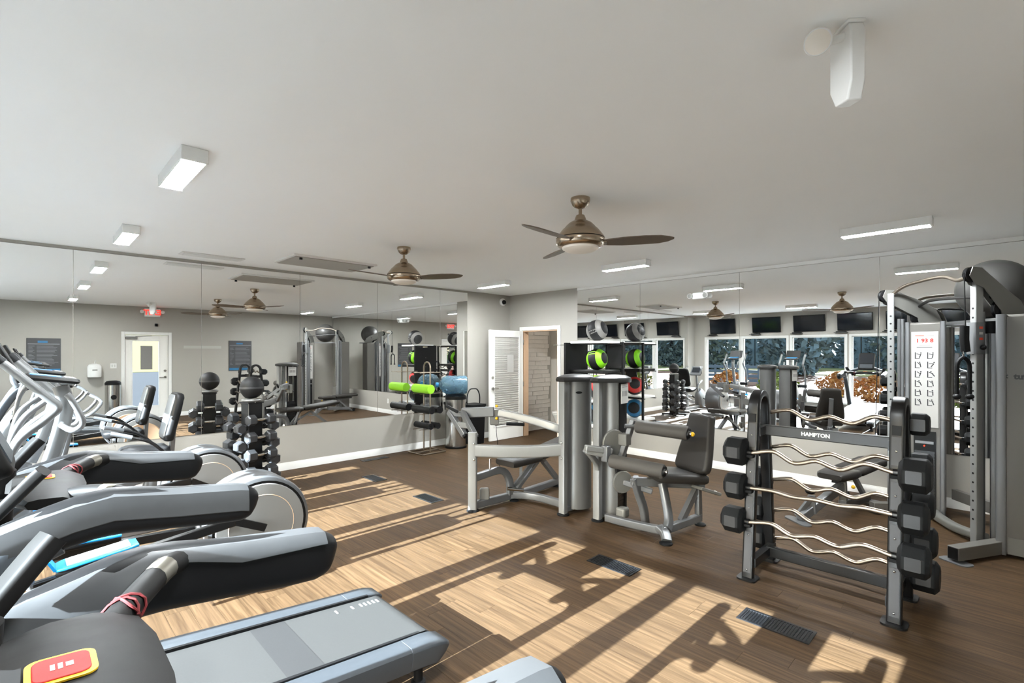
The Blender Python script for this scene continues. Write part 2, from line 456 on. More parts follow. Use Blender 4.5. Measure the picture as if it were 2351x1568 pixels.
# wall_window
w = MB()
w.box((XW - T, YO, -0.12), (XW, YA, WZ0)); w.box((XW - T, YO, WZ1), (XW, YA, H))
edges = [YO] + [v for y0, y1 in sorted(WINDOWS) for v in (y0, y1)] + [YA]
for a, b in zip(edges[0::2], edges[1::2]): w.box((XW - T, a, WZ0), (XW, b, WZ1))
struct('wall_window', w, 'wall_paint')
for n, (y0, y1) in enumerate(sorted(WINDOWS), 1):
    e = bpy.data.objects.new('window_%d' % n, None); COL.objects.link(e); e.location = (XW, (y0 + y1) / 2, WZ0); e['kind'] = 'structure'
    hw = (y1 - y0) / 2; hh = WZ1 - WZ0; fw = 0.022
    m = MB()
    m.box((-0.10, -hw, 0), (-0.03, -hw + fw, hh)); m.box((-0.10, hw - fw, 0), (-0.03, hw, hh))
    m.box((-0.10, -hw + fw, 0), (-0.03, hw - fw, fw)); m.box((-0.10, -hw + fw, hh - fw), (-0.03, hw - fw, hh))
    m.build('window_frame', 'trim_white', e)
    c = MB(); cw = 0.05
    c.box((0, -hw - cw, -cw), (0.015, -hw + 0.004, hh + cw)); c.box((0, hw - 0.004, -cw), (0.015, hw + cw, hh + cw))
    c.box((0, -hw, hh - 0.004), (0.0148, hw, hh + cw)); c.box((0, -hw - cw, -0.045), (0.06, hw + cw, 0.004))
    c.build('casing', 'trim_white', e, bevel=0.003)
    MB().box((-0.068, -hw + fw, fw), (-0.062, hw - fw, hh - fw)).build('pane', 'window_glass', e)

# baseboards
def base_run(name, a, b, n, h=0.105):
    """profile board along a wall from a to b, n = inward normal"""
    a = Vector((*a, 0)); b = Vector((*b, 0)); n = Vector((*n, 0)); t = 0.014
    m = MB()
    prof = [(0, 0), (t, 0), (t, h * 0.72), (t * 0.55, h * 0.86), (t * 0.45, h), (0, h)]
    vs_ = [a + n * u + Vector((0, 0, v)) for u, v in prof] + [b + n * u + Vector((0, 0, v)) for u, v in prof]
    k = len(prof)
    m._add(vs_, [tuple(range(k)), tuple(range(2 * k - 1, k - 1, -1))] + [(i, (i + 1) % k, (i + 1) % k + k, i + k) for i in range(k)])
    return struct(name, m, 'trim_white')
base_run('baseboard_left', (XW, YA), (XB, YA), (0, -1))
base_run('baseboard_right', (XB, YO), (XB, DY0 - 0.075), (-1, 0))
base_run('baseboard_window', (XW, YO), (XW, YA), (1, 0))
base_run('baseboard_back', (EX1 + 0.075, YO), (XB, YO), (0, 1))
base_run('baseboard_entry', (XW, YO), (EX0 - 0.075, YO), (0, 1))
# doorway casing and tan jamb
def casing(name, pts):
    m = MB()
    for a, b in pts: m.box(a, b)
    return struct(name, m, 'trim_white', bevel=0.004)
cw = 0.07
casing('trim_1', [((XB - 0.018, DY0 - cw, 0), (XB, DY0, DZ + cw)), ((XB - 0.018, DY1, 0), (XB, DY1 + cw, DZ + cw)), ((XB - 0.0178, DY0, DZ), (XB, DY1, DZ + cw))])
jm = MB(); jm.box((XB - 0.002, DY1 - 0.02, 0), (XB + T + 0.002, DY1, DZ)); jm.box((XB - 0.002, DY0, 0), (XB + T + 0.002, DY0 + 0.02, DZ)); jm.box((XB - 0.0018, DY0 + 0.02, DZ - 0.02), (XB + T + 0.0018, DY1 - 0.02, DZ))
struct('trim_2', jm, 'jamb_tan')
casing('trim_3', [((EX0 - cw, YO, 0), (EX0, YO + 0.018, EZ + cw)), ((EX1, YO, 0), (EX1 + cw, YO + 0.018, EZ + cw)), ((EX0, YO, EZ), (EX1, YO + 0.0178, EZ + cw))])
# narrow trim strip where wall_left's mirror meets the ceiling
struct('trim_4', MB().box((XW, YA - 0.01, H - 0.028), (5.752, YA, H - 0.002)), 'wall_paint')
struct('trim_5', MB().box((XB - 0.012, YO, H - 0.045), (XB, 5.31, H - 0.002)), 'ceiling_paint')

# mirrors: one thing per wall, each sheet its own part
def wall_mirror(label, seams, z0, z1, axis):
    t = thing('wall_mirror', label, 'mirror', (XB - 0.001, seams[0], z0) if axis == 'x' else (seams[0], YA - 0.001, z0))
    for a, b in zip(seams[:-1], seams[1:]):
        m = MB(); g = 0.0022; th = 0.006
        if axis == 'y': m.box((a + g - seams[0], -th, 0), (b - g - seams[0], 0, z1 - z0))
        else: m.box((-th, a + g - seams[0], 0), (0, b - g - seams[0], z1 - z0))
        m.build('mirror_panel', 'mirror_glass', t)
wall_mirror('floor-to-ceiling row of frameless mirror sheets behind the dumbbell tree and foam rollers', [-0.82, 0.354, 1.532, 2.726, 3.927, 5.137, 5.752], 0.61, 2.705, 'y')
wall_mirror('row of frameless mirror sheets behind the cable machine and medicine ball rack', [-0.9, -0.46, 1.04, 2.571, 4.078, 5.309], 0.56, 2.69, 'x')

# entrance door (seen in the mirror)
d = bpy.data.objects.new('door_1', None); COL.objects.link(d); d.location = (EX0, YO - 0.06, 0); d['kind'] = 'structure'
W_ = EX1 - EX0; gx0, gx1, gz0, gz1 = 0.145, W_ - 0.195, 0.3, 1.9
m = MB(); m.box((0.004, 0, 0.008), (gx0, 0.045, EZ - 0.006)); m.box((gx1, 0, 0.008), (W_ - 0.004, 0.045, EZ - 0.006)); m.box((gx0, 0, 0.008), (gx1, 0.045, gz0)); m.box((gx0, 0, gz1), (gx1, 0.045, EZ - 0.006))
m.build('door_leaf', 'door_white', d, bevel=0.002)
m = MB(); b = 0.02
m.box((gx0 - b, 0.044, gz0 - b), (gx0 + 0.004, 0.054, gz1 + b)); m.box((gx1 - 0.004, 0.044, gz0 - b), (gx1 + b, 0.054, gz1 + b)); m.box((gx0, 0.044, gz0 - b), (gx1, 0.0538, gz0 + 0.004)); m.box((gx0, 0.044, gz1 - 0.004), (gx1, 0.0538, gz1 + b))
m.build('glazing_bead', 'trim_white', d)
MB().box((gx0, 0.02, gz0), (gx1, 0.026, gz1)).build('pane', 'window_glass', d)
MB().box((gx0 + 0.16, 0.027, 1.20), (gx0 + 0.40, 0.029, 1.78)).build('notice', 'ink_grey', d)
m = MB(); m.cyl((W_ - 0.07, 0.045, 1.0), (W_ - 0.07, 0.075, 1.0), 0.028); m.bar((W_ - 0.07, 0.085, 1.0), (W_ - 0.19, 0.085, 1.0), 0.016, 0.018); m.cyl((W_ - 0.07, 0.07, 1.0), (W_ - 0.07, 0.09, 1.0), 0.012)
m.build('door_handle', 'stainless', d)
MB().cyl((W_ - 0.07, 0.045, 1.16), (W_ - 0.07, 0.066, 1.16), 0.028).build('deadbolt', 'stainless', d)
m = MB(); m.box((0.01, 0.046, 1.94), (0.24, 0.10, 2.0)); m.build('door_closer', 'machine_grey', d, bevel=0.006)
m = MB(); m.bar((0.2, 0.09, 2.005), (0.52, 0.075, 2.035), 0.02, 0.008); m.build('closer_arm', 'silver_paint', d)

# restroom door standing open against wall_left, with a closed blind in its glass
hx, hy = XB - 0.02, DY1 - 0.03
d = bpy.data.objects.new('door_2', None); COL.objects.link(d); d.location = (hx, hy, 0.008); d.rotation_euler = (0, 0, R(180)); d['kind'] = 'structure'
DW = 0.86; DH = 2.02
# local x runs from the hinge to the free edge; local +y faces the camera
m = MB(); m.box((0.0, -0.04, 0), (0.11, 0, DH)); m.box((DW - 0.11, -0.04, 0), (DW, 0, DH)); m.box((0.11, -0.04, 0), (DW - 0.11, 0, 0.26)); m.box((0.11, -0.04, DH - 0.12), (DW - 0.11, 0, DH))
m.build('door_leaf', 'door_white', d, bevel=0.002)
m = MB(); b = 0.022
m.box((0.09, -0.002, 0.24), (0.115, 0.01, DH - 0.10)); m.box((DW - 0.115, -0.002, 0.24), (DW - 0.09, 0.01, DH - 0.10)); m.box((0.115, -0.002, 0.24), (DW - 0.115, 0.0098, 0.265)); m.box((0.115, -0.002, DH - 0.125), (DW - 0.115, 0.0098, DH - 0.10))
m.build('glazing_bead', 'trim_white', d, bevel=0.002)
sl = None; nsl = 40
for k in range(nsl):
    z = 0.28 + (DH - 0.42) * (k + 0.5) / nsl
    if sl is None:
        mm = MB(); mm.bar((0.118, -0.016, 0), (DW - 0.118, -0.016, 0), 0.012, 0.034, up=(0, 0.45, 1)); sl = mm.build('slat', 'blind_white', d); sl.location = (0, 0, z)
    else:
        o = sl.copy(); COL.objects.link(o); o.parent = d; o.location = (0, 0, z)
MB().box((0.26, 0.0015, 1.24), (0.43, 0.003, 1.57)).build('notice', 'paper_white', d)
m = MB(); m.cyl((DW - 0.055, 0, 0.95), (DW - 0.055, 0.03, 0.95), 0.028); m.bar((DW - 0.055, 0.045, 0.95), (DW - 0.17, 0.045, 0.95), 0.016, 0.018); m.cyl((DW - 0.055, 0.02, 0.95), (DW - 0.055, 0.05, 0.95), 0.011)
m.build('door_handle', 'stainless', d)
MB().cyl((DW - 0.055, 0, 1.15), (DW - 0.055, 0.022, 1.15), 0.027).build('deadbolt', 'stainless', d)
for z in (0.25, 1.0, 1.8): MB().cyl((0.0, 0.006, z - 0.05), (0.0, 0.006, z + 0.05), 0.008).build('hinge', 'stainless', d)

# restroom beyond the doorway
RX = 8.08
struct('wall_restroom', MB().box((RX, 4.6, -0.1), (RX + 0.1, YA, H)), 'plush_wall')
struct('wall_restroom_side', MB().box((XB + T, 4.5, -0.1), (RX + 0.1, 4.6, H)), 'plush_wall')
struct('floor_restroom', MB().box((XB, 4.6, -0.12), (RX, YA, -0.0015)), 'floor_wood')
# split-face stone cladding beside the doorway: each stone its own piece
st = bpy.data.objects.new('wall_stone', None); COL.objects.link(st); st['kind'] = 'structure'; st.location = (0, YA, 0)
tmpl = []
rr = random.Random(4)
for k in range(6):
    L_ = 0.13 + 0.045 * k; mm = MB(); mm.box((0, -0.02 - 0.006 * (k % 3), 0), (L_ - 0.004, 0.0, 0.086))
    me = mm.mesh('stone'); me.materials.append(MATS['stone_white']); tmpl.append((L_, me))
z = 0.0
while z < 2.2:
    x = XB + T + 0.003
    while x < RX - 0.14:
        L_, me = tmpl[rr.randrange(6)]
        if x + L_ > RX:
            L_, me = tmpl[0]
        o = bpy.data.objects.new('stone', me); COL.objects.link(o); o.parent = st; o.location = (x, -rr.random() * 0.012, z); x += L_
    z += 0.09
# unseen fill lamp, bright enough to show the restroom's stone
t = thing('restroom_fill_lamp', 'unseen fill lamp on the ceiling that lights the restroom beyond the doorway', 'lamp', (XB + 0.7, 5.6, H))
MB().lathe([(0.001, -0.09), (0.12, -0.08), (0.15, -0.03), (0.15, 0.0)]).build('shade', 'lamp_glass', t)
# toilet against the restroom's far wall
t = thing('toilet', 'white toilet glimpsed through the restroom doorway', 'toilet', (RX - 0.3, 6.35, 0))
m = MB(); m.box((0.1, -0.23, 0.4), (0.29, 0.23, 0.76)); m.build('tank', 'porcelain', t, bevel=0.02)
MB().box((0.085, -0.24, 0.76), (0.295, 0.24, 0.8)).build('tank_lid', 'porcelain', t, bevel=0.01)
m = MB(); m.lathe([(0.11, 0.0), (0.13, 0.05), (0.11, 0.16), (0.17, 0.3), (0.205, 0.385), (0.19, 0.4), (0.001, 0.395)], (-0.1, 0, 0)); m.box((-0.1, -0.1, 0), (0.22, 0.1, 0.34)); m.build('bowl', 'porcelain', t)
MB().lathe([(0.001, 0.43), (0.2, 0.425), (0.212, 0.41), (0.205, 0.4), (0.001, 0.4)], (-0.1, 0, 0)).build('seat', 'porcelain', t)

# ================================================================== CEILING FIXTURES
def ceiling_light(name_label, x, y0, y1):
    t = thing('ceiling_light', name_label, 'light', (x, (y0 + y1) / 2, H), group='linear ceiling lights')
    h = (y1 - y0) / 2; w = 0.064
    m = MB(); m.box((-w, -h, -0.072), (w, h, 0)); m.build('housing', 'light_body', t, bevel=0.004)
    m = MB(); m.box((-w + 0.008, -h + 0.014, -0.0723), (w - 0.008, h - 0.014, -0.070)); m.build('diffuser', 'diffuser', t)
    for s_ in (-1, 1):
        MB().box((-w - 0.002, s_ * h - s_ * 0.012, -0.077), (w + 0.002, s_ * (h + 0.004), -0.0005)).build('end_cap', 'light_body', t, bevel=0.004)
    return t
ceiling_light('linear ceiling light above the treadmills, nearest on the left', 0.66, 3.15, 3.80)
ceiling_light('linear ceiling light above the ellipticals, close to the left mirrored wall', 0.66, 5.45, 6.10)
ceiling_light('linear ceiling light near the window corner, seen only in the left mirror', 0.66, 0.55, 1.20)
ceiling_light('linear ceiling light in front of the cable machine, nearest on the right', 5.35, 0.46, 1.10)
ceiling_light('linear ceiling light before the right mirror, beyond the larger ceiling fan', 5.35, 3.08, 3.72)
ceiling_light('linear ceiling light near the open restroom door', 5.32, 5.48, 6.14)

def ceiling_fan(label, x, y):
    t = thing('ceiling_fan', label, 'ceiling fan', (x, y, H), group='three-blade ceiling fans')
    MB().lathe([(0.07, 0.0), (0.072, -0.02), (0.058, -0.052), (0.035, -0.072), (0.014, -0.078)]).build('canopy', 'nickel', t)
    MB().cyl((0, 0, -0.07), (0, 0, -0.155), 0.0125).build('downrod', 'nickel', t)
    m = MB(); m.lathe([(0.016, -0.12), (0.03, -0.125), (0.04, -0.15), (0.044, -0.165), (0.06, -0.17), (0.085, -0.185), (0.105, -0.205), (0.122, -0.225), (0.128, -0.228), (0.15, -0.255), (0.172, -0.285), (0.176, -0.295)], n=32)
    body = m.build('motor_housing', 'nickel', t)
    MB().lathe([(0.168, -0.295), (0.17, -0.301)], n=32).build('shadow_gap', 'black_metal', body)
    MB().lathe([(0.176, -0.301), (0.178, -0.31), (0.174, -0.335), (0.16, -0.352), (0.128, -0.36)], n=32).build('trim_ring', 'nickel', t)
    MB().lathe([(0.135, -0.352), (0.13, -0.372), (0.1, -0.388), (0.05, -0.397), (0.001, -0.4)], n=32).build('light_lens', 'frosted_glass', t)
    for k, a in enumerate((-54, 66, 186)):
        M = Matrix.Rotation(R(a), 4, 'Z') @ Matrix.Translation((0, 0, -0.325)) @ Matrix.Rotation(R(-13), 4, 'X')
        L_ = [(0.15, 0.03, -0.025), (0.2, 0.05, -0.04), (0.3, 0.06, -0.062), (0.45, 0.055, -0.075), (0.56, 0.045, -0.07), (0.62, 0.02, -0.05), (0.655, -0.015, -0.03)]
        m = MB(); v = []; n = len(L_)
        for th in (0.004, -0.004):
            for xx, a_, b_ in L_: v += [M @ Vector((xx, a_, th)), M @ Vector((xx, b_, th))]
        f = []
        for i in range(n - 1):
            f.append((2 * i, 2 * i + 1, 2 * i + 3, 2 * i + 2)); o = 2 * n
            f.append((o + 2 * i, o + 2 * i + 2, o + 2 * i + 3, o + 2 * i + 1))
            f.append((2 * i, 2 * i + 2, o + 2 * i + 2, o + 2 * i)); f.append((2 * i + 1, o + 2 * i + 1, o + 2 * i + 3, 2 * i + 3))
        f.append((0, o, o + 1, 1)); f.append((2 * n - 2, 2 * n - 1, o + 2 * n - 1, o + 2 * n - 2))
        m._add(v, f)
        bl = m.build('blade', 'blade_wood', t)
        MB().box((0.135, -0.03, -0.012), (0.19, 0.03, -0.003), M).build('blade_bracket', 'nickel', bl)
    return t
ceiling_fan('brushed nickel three-blade ceiling fan nearer the camera, above the weight machines', 2.88, 2.21)
ceiling_fan('brushed nickel three-blade ceiling fan farther off, close to the left mirror', 2.88, 4.57)

# twin-head emergency light hanging from the ceiling, seen edge-on
t = thing('emergency_light', 'white emergency light hung from the ceiling above the barbell rack', 'emergency light', (2.03, 0.40, H), R(132))
MB().box((-0.03, -0.055, -0.012), (0.03, 0.055, 0)).build('mounting_plate', 'light_body', t, bevel=0.004)
M = frame((0, 1, 0), (0, 0, 1), (0, 0, 0))
poly = [(-0.062, -0.012), (0.05, -0.012), (0.06, -0.04), (0.06, -0.21), (0.04, -0.27), (-0.03, -0.262), (-0.062, -0.2)]
m = MB(); m.prism([(a, b) for a, b in poly], 0.05, frame((0, 1, 0), (0, 0, 1), (-0.025, 0, 0))); m.build('body', 'light_body', t, bevel=0.006)
for s_ in (1,):
    m = MB(); m.tube(smooth_path([(0.02, 0.02, -0.04), (0.06, 0.0, -0.045), (0.1, 0.01, -0.055)], 4), 0.014); arm = m.build('head_arm', 'light_body', t)
    Mh = facing((0.42, 0.7, -0.5), (0.115, 0.03, -0.062))
    h_ = MB(); h_.lathe([(0.02, -0.04), (0.04, -0.028), (0.043, 0.012), (0.04, 0.017), (0.001, 0.013)], n=28, M=Mh); h_.build('lamp_head', 'light_body', t)
    MB().lathe([(0.038, 0.0172), (0.02, 0.022), (0.001, 0.024)], n=28, M=Mh).build('lens', 'frosted_glass', t)

# twin-head emergency light on the right mirrored wall
t = thing('emergency_light', 'twin-head emergency light fixed high on the right mirrored wall', 'emergency light', (XB - 0.008, 3.12, 2.42))
MB().box((-0.06, -0.085, -0.045), (0, 0.085, 0.045)).build('body', 'light_body', t, bevel=0.012)
for s_ in (-1, 1):
    m = MB(); Mh = frame((0, 1, 0), (0, 0, 1), (-0.06, s_ * 0.11, 0.0)) @ Matrix.Rotation(R(180), 4, 'Y')
    m.lathe([(0.02, -0.03), (0.036, -0.015), (0.038, 0.02), (0.001, 0.02)], n=20, M=Mh); h_ = m.build('lamp_head', 'light_body', t)
    MB().lathe([(0.033, 0.0205), (0.001, 0.024)], n=20, M=Mh).build('lens', 'machine_grey', h_)

# shallow white access hatch on the ceiling
t = thing('ceiling_hatch', 'shallow white access hatch on the ceiling behind the far fan', 'hatch', (2.68, 6.03, H))
MB().box((-0.49, -0.3, -0.03), (0.49, 0.3, 0)).build('panel', 'wall_paint', t, bevel=0.006)
m = MB()
for a, b in (((-0.52, -0.33), (0.52, -0.3)), ((-0.52, 0.3), (0.52, 0.33)), ((-0.52, -0.3), (-0.49, 0.3)), ((0.49, -0.3), (0.52, 0.3))): m.box((*a, -0.022), (*b, 0))
m.build('rim', 'trim_white', t)
for x in (-0.44, 0.42): MB().box((x, -0.285, -0.055), (x + 0.03, -0.265, -0.03)).build('latch', 'black_metal', t)
# ceiling air grille beside it near the mirror
t = thing('ceiling_grille', 'slim white ceiling air grille between the hatch and the left mirror', 'grille', (1.55, 6.55, H))
MB().box((-0.32, -0.1, -0.012), (0.32, 0.1, 0)).build('rim', 'trim_white', t, bevel=0.003)
for k in range(6): MB().box((-0.29, -0.075 + k * 0.028, -0.018), (0.29, -0.062 + k * 0.028, -0.012)).build('louvre', 'light_body', t)
# dome camera in the corner
t = thing('security_camera', 'small white dome camera high in the corner above the restroom door', 'camera', (6.63, YA - 0.002, 2.60))
MB().lathe([(0.07, 0), (0.072, 0.03), (0.05, 0.045)], M=frame((1, 0, 0), (0, 0, 1), (0, 0, 0))).build('base', 'light_body', t)
MB().sphere((0, -0.05, -0.005), 0.045).build('dome', 'black_plastic', t)

# ================================================================== ON THE WALLS (window and door walls are seen in the mirrors)
def tv(label, y, tilt=8):
    t = thing('television', label, 'television', (XW, y, 2.40), group='televisions above the windows')
    MB().box((0, -0.06, -0.06), (0.05, 0.06, 0.06)).build('wall_bracket', 'black_metal', t)
    M = Matrix.Translation((0.075, 0, 0)) @ Matrix.Rotation(R(tilt), 4, 'Y')
    MB().box((-0.03, -0.375, -0.22), (0.012, 0.375, 0.22), M).build('case', 'black_plastic', t, bevel=0.006)
    MB().box((0.012, -0.362, -0.205), (0.0135, 0.362, 0.208), M).build('screen', 'tv_screen', t)
    sh = MB().box((0, 0.16, -0.275), (0.14, 0.44, -0.262)).build('shelf', 'black_metal', t)
    MB().box((0.02, 0.18, -0.262), (0.12, 0.40, -0.235)).build('cable_box', 'black_plastic', t, bevel=0.004)
for k, (y, lab) in enumerate([(6.10, 'black television above the window farthest from the camera, beyond the recumbent bike'), (4.87, 'black television above the windows, straight over the far elliptical'), (3.80, 'black television above the windows, straight over the near elliptical'), (2.78, 'black television above the windows, over the second treadmill'), (1.77, 'black television above the windows, between the two treadmills'), (0.75, 'black television above the windows, over the nearest treadmill')]): tv(lab, y)

def poster(label, x0, x1, z0, z1, y=YO):
    t = thing('exercise_poster', label, 'poster', ((x0 + x1) / 2, y, (z0 + z1) / 2), group='framed exercise posters')
    hw, hh = (x1 - x0) / 2, (z1 - z0) / 2
    MB().box((-hw, 0, -hh), (hw, 0.016, hh)).build('board', 'poster_dark', t, bevel=0.003)
    MB().box((-hw + 0.01, 0.016, -hh + 0.012), (hw - 0.01, 0.0172, -hh + 0.075)).build('blue_band', 'poster_blue', t); MB().box((-0.1, 0.016, hh - 0.1), (0.06, 0.0172, hh - 0.055)).build('blue_title', 'poster_blue', t)
    m = MB(); m.box((-hw + 0.02, 0.016, hh - 0.135), (hw - 0.02, 0.0172, hh - 0.12))
    rr_ = random.Random(int(x0 * 100))
    for i in range(15):
        z = hh - 0.17 - i * (2 * hh - 0.3) / 15; m.box((-hw + 0.03, 0.016, z - 0.006), (-hw + 0.06 + rr_.random() * 0.08, 0.017, z)); m.box((-hw + 0.16, 0.016, z - 0.006), (hw - 0.03 - rr_.random() * 0.12, 0.017, z))
    m.build('printed_lines', 'poster_line', t)
poster('dark grey exercise poster with a blue foot, nearer the window corner in the left mirror', 0.0, 0.55, 1.18, 1.93)
poster('dark grey exercise poster with a blue foot, behind the dumbbell tree in the left mirror', 3.92, 4.49, 1.12, 1.94)
# wipes dispenser
t = thing('wipes_dispenser', 'white wall-mounted wipes dispenser beside the entrance door', 'dispenser', (1.115, YO, 1.05))
m = MB(); m.lathe([(0.12, 0.0), (0.128, 0.02), (0.128, 0.24), (0.1, 0.29), (0.04, 0.31)], (0, 0.13, 0)); m.build('drum', 'trim_white', t)
MB().box((-0.05, 0, 0.03), (0.05, 0.03, 0.25)).build('wall_plate', 'trim_white', t)
m = MB(); m.tube([(0, 0.13, 0.3), (0.01, 0.13, 0.34), (0.02, 0.14, 0.38)], 0.012); m.build('wipe', 'paper_white', t)
MB().box((-0.045, 0.2585, 0.15), (0.045, 0.2605, 0.18)).build('print', 'ink_grey', t)
# switch plate
t = thing('switch_plate', 'white light switch plate between dispenser and entrance door', 'switch', (1.47, YO, 1.30))
MB().box((-0.06, 0, -0.06), (0.06, 0.007, 0.06)).build('plate', 'trim_white', t, bevel=0.002)
for x in (-0.024, 0.024): MB().box((x - 0.012, 0.007, -0.03), (x + 0.012, 0.012, 0.03)).build('rocker', 'paper_white', t)
# exit sign
t = thing('exit_sign', 'white exit sign with red letters above the entrance door', 'sign', (2.22, YO + 0.002, 2.60))
MB().box((-0.16, 0, -0.10), (0.16, 0.045, 0.10)).build('box', 'light_body', t, bevel=0.006)
MATS['exit_red'] = mat('exit_red', srgb(205, 30, 24), 0.4, emit=((0.8, 0.03, 0.02), 1.2))
text_obj('EXIT', 0.17, 'exit_red', t, frame((-1, 0, 0), (0, 0, 1), (0, 0.0455, 0)), bold=0.006)
for s_ in (-1, 1):
    MB().lathe([(0.02, -0.02), (0.04, 0.0), (0.04, 0.03), (0.001, 0.032)], (0, 0, 0), 16, frame((1, 0, 0), (0, 0, -1), (s_ * 0.21, 0.03, 0.02))).build('lamp_head', 'light_body', t)
# small camera over the door
t = thing('door_camera', 'small black camera on the wall above the entrance door', 'camera', (2.3, YO + 0.001, 2.30))
MB().box((-0.03, 0, -0.035), (0.03, 0.06, 0.035)).build('body', 'black_plastic', t, bevel=0.01)
MB().cyl((0, 0.06, 0), (0, 0.066, 0), 0.018).build('lens', 'tv_screen', t)
# raised wall lettering strip
t = thing('wall_lettering', 'long strip of small white raised letters beside the entrance door', 'lettering', (3.31, YO, 1.757))
MB().box((-0.43, 0, -0.035), (0.43, 0.006, 0.035)).build('strip', 'paper_white', t)
# outlet under the right mirror
t = thing('power_outlet', 'white outlet plate low on the right wall behind the barbell rack', 'outlet', (XB, 2.36, 0.33))
MB().box((-0.006, -0.036, -0.06), (0, 0.036, 0.06)).build('plate', 'trim_white', t, bevel=0.002)
for z in (-0.024, 0.024): MB().box((-0.008, -0.014, z - 0.014), (-0.005, 0.014, z + 0.014)).build('socket', 'paper_white', t)
# floor registers
def register(label, x, y, lx, ly):
    t = thing('floor_register', label, 'floor vent', (x, y, 0), group='black floor registers')
    m = MB(); hx_, hy_ = lx / 2, ly / 2; e = 0.016
    m.box((-hx_, -hy_, 0), (hx_, -hy_ + e, 0.006)); m.box((-hx_, hy_ - e, 0), (hx_, hy_, 0.006)); m.box((-hx_, -hy_ + e, 0), (-hx_ + e, hy_ - e, 0.006)); m.box((hx_ - e, -hy_ + e, 0), (hx_, hy_ - e, 0.006))
    m.build('rim', 'register_black', t)
    MB().box((-hx_ + e, -hy_ + e, 0.0004), (hx_ - e, hy_ - e, 0.0014)).build('throat', 'black_metal', t)
    long_y = ly > lx; n = int((max(lx, ly) - 2 * e) / 0.016)
    for i in range(n):
        mm = MB(); c = -max(hx_, hy_) + e + (i + 0.5) * (2 * max(hx_, hy_) - 2 * e) / n
        if long_y: mm.box((-hx_ + e, c - 0.0035, 0.0016), (hx_ - e, c + 0.0035, 0.0052))
        else: mm.box((c - 0.0035, -hy_ + e, 0.0016), (c + 0.0035, hy_ - e, 0.0052))
        mm.build('louvre', 'register_black', t)
register('black floor register in the sun patch nearest the camera, before the barbell rack', 3.155, 0.98, 0.165, 0.39)
register('black floor register in front of the leg extension machine', 3.172, 2.12, 0.165, 0.38)
register('black floor register in front of the press machine', 3.165, 4.53, 0.165, 0.36)
register('black floor register at the far end of the sun patches', 3.176, 5.74, 0.165, 0.36)
register('black floor register on shaded floor beside the left wall', 3.76, 6.77, 0.42, 0.12)

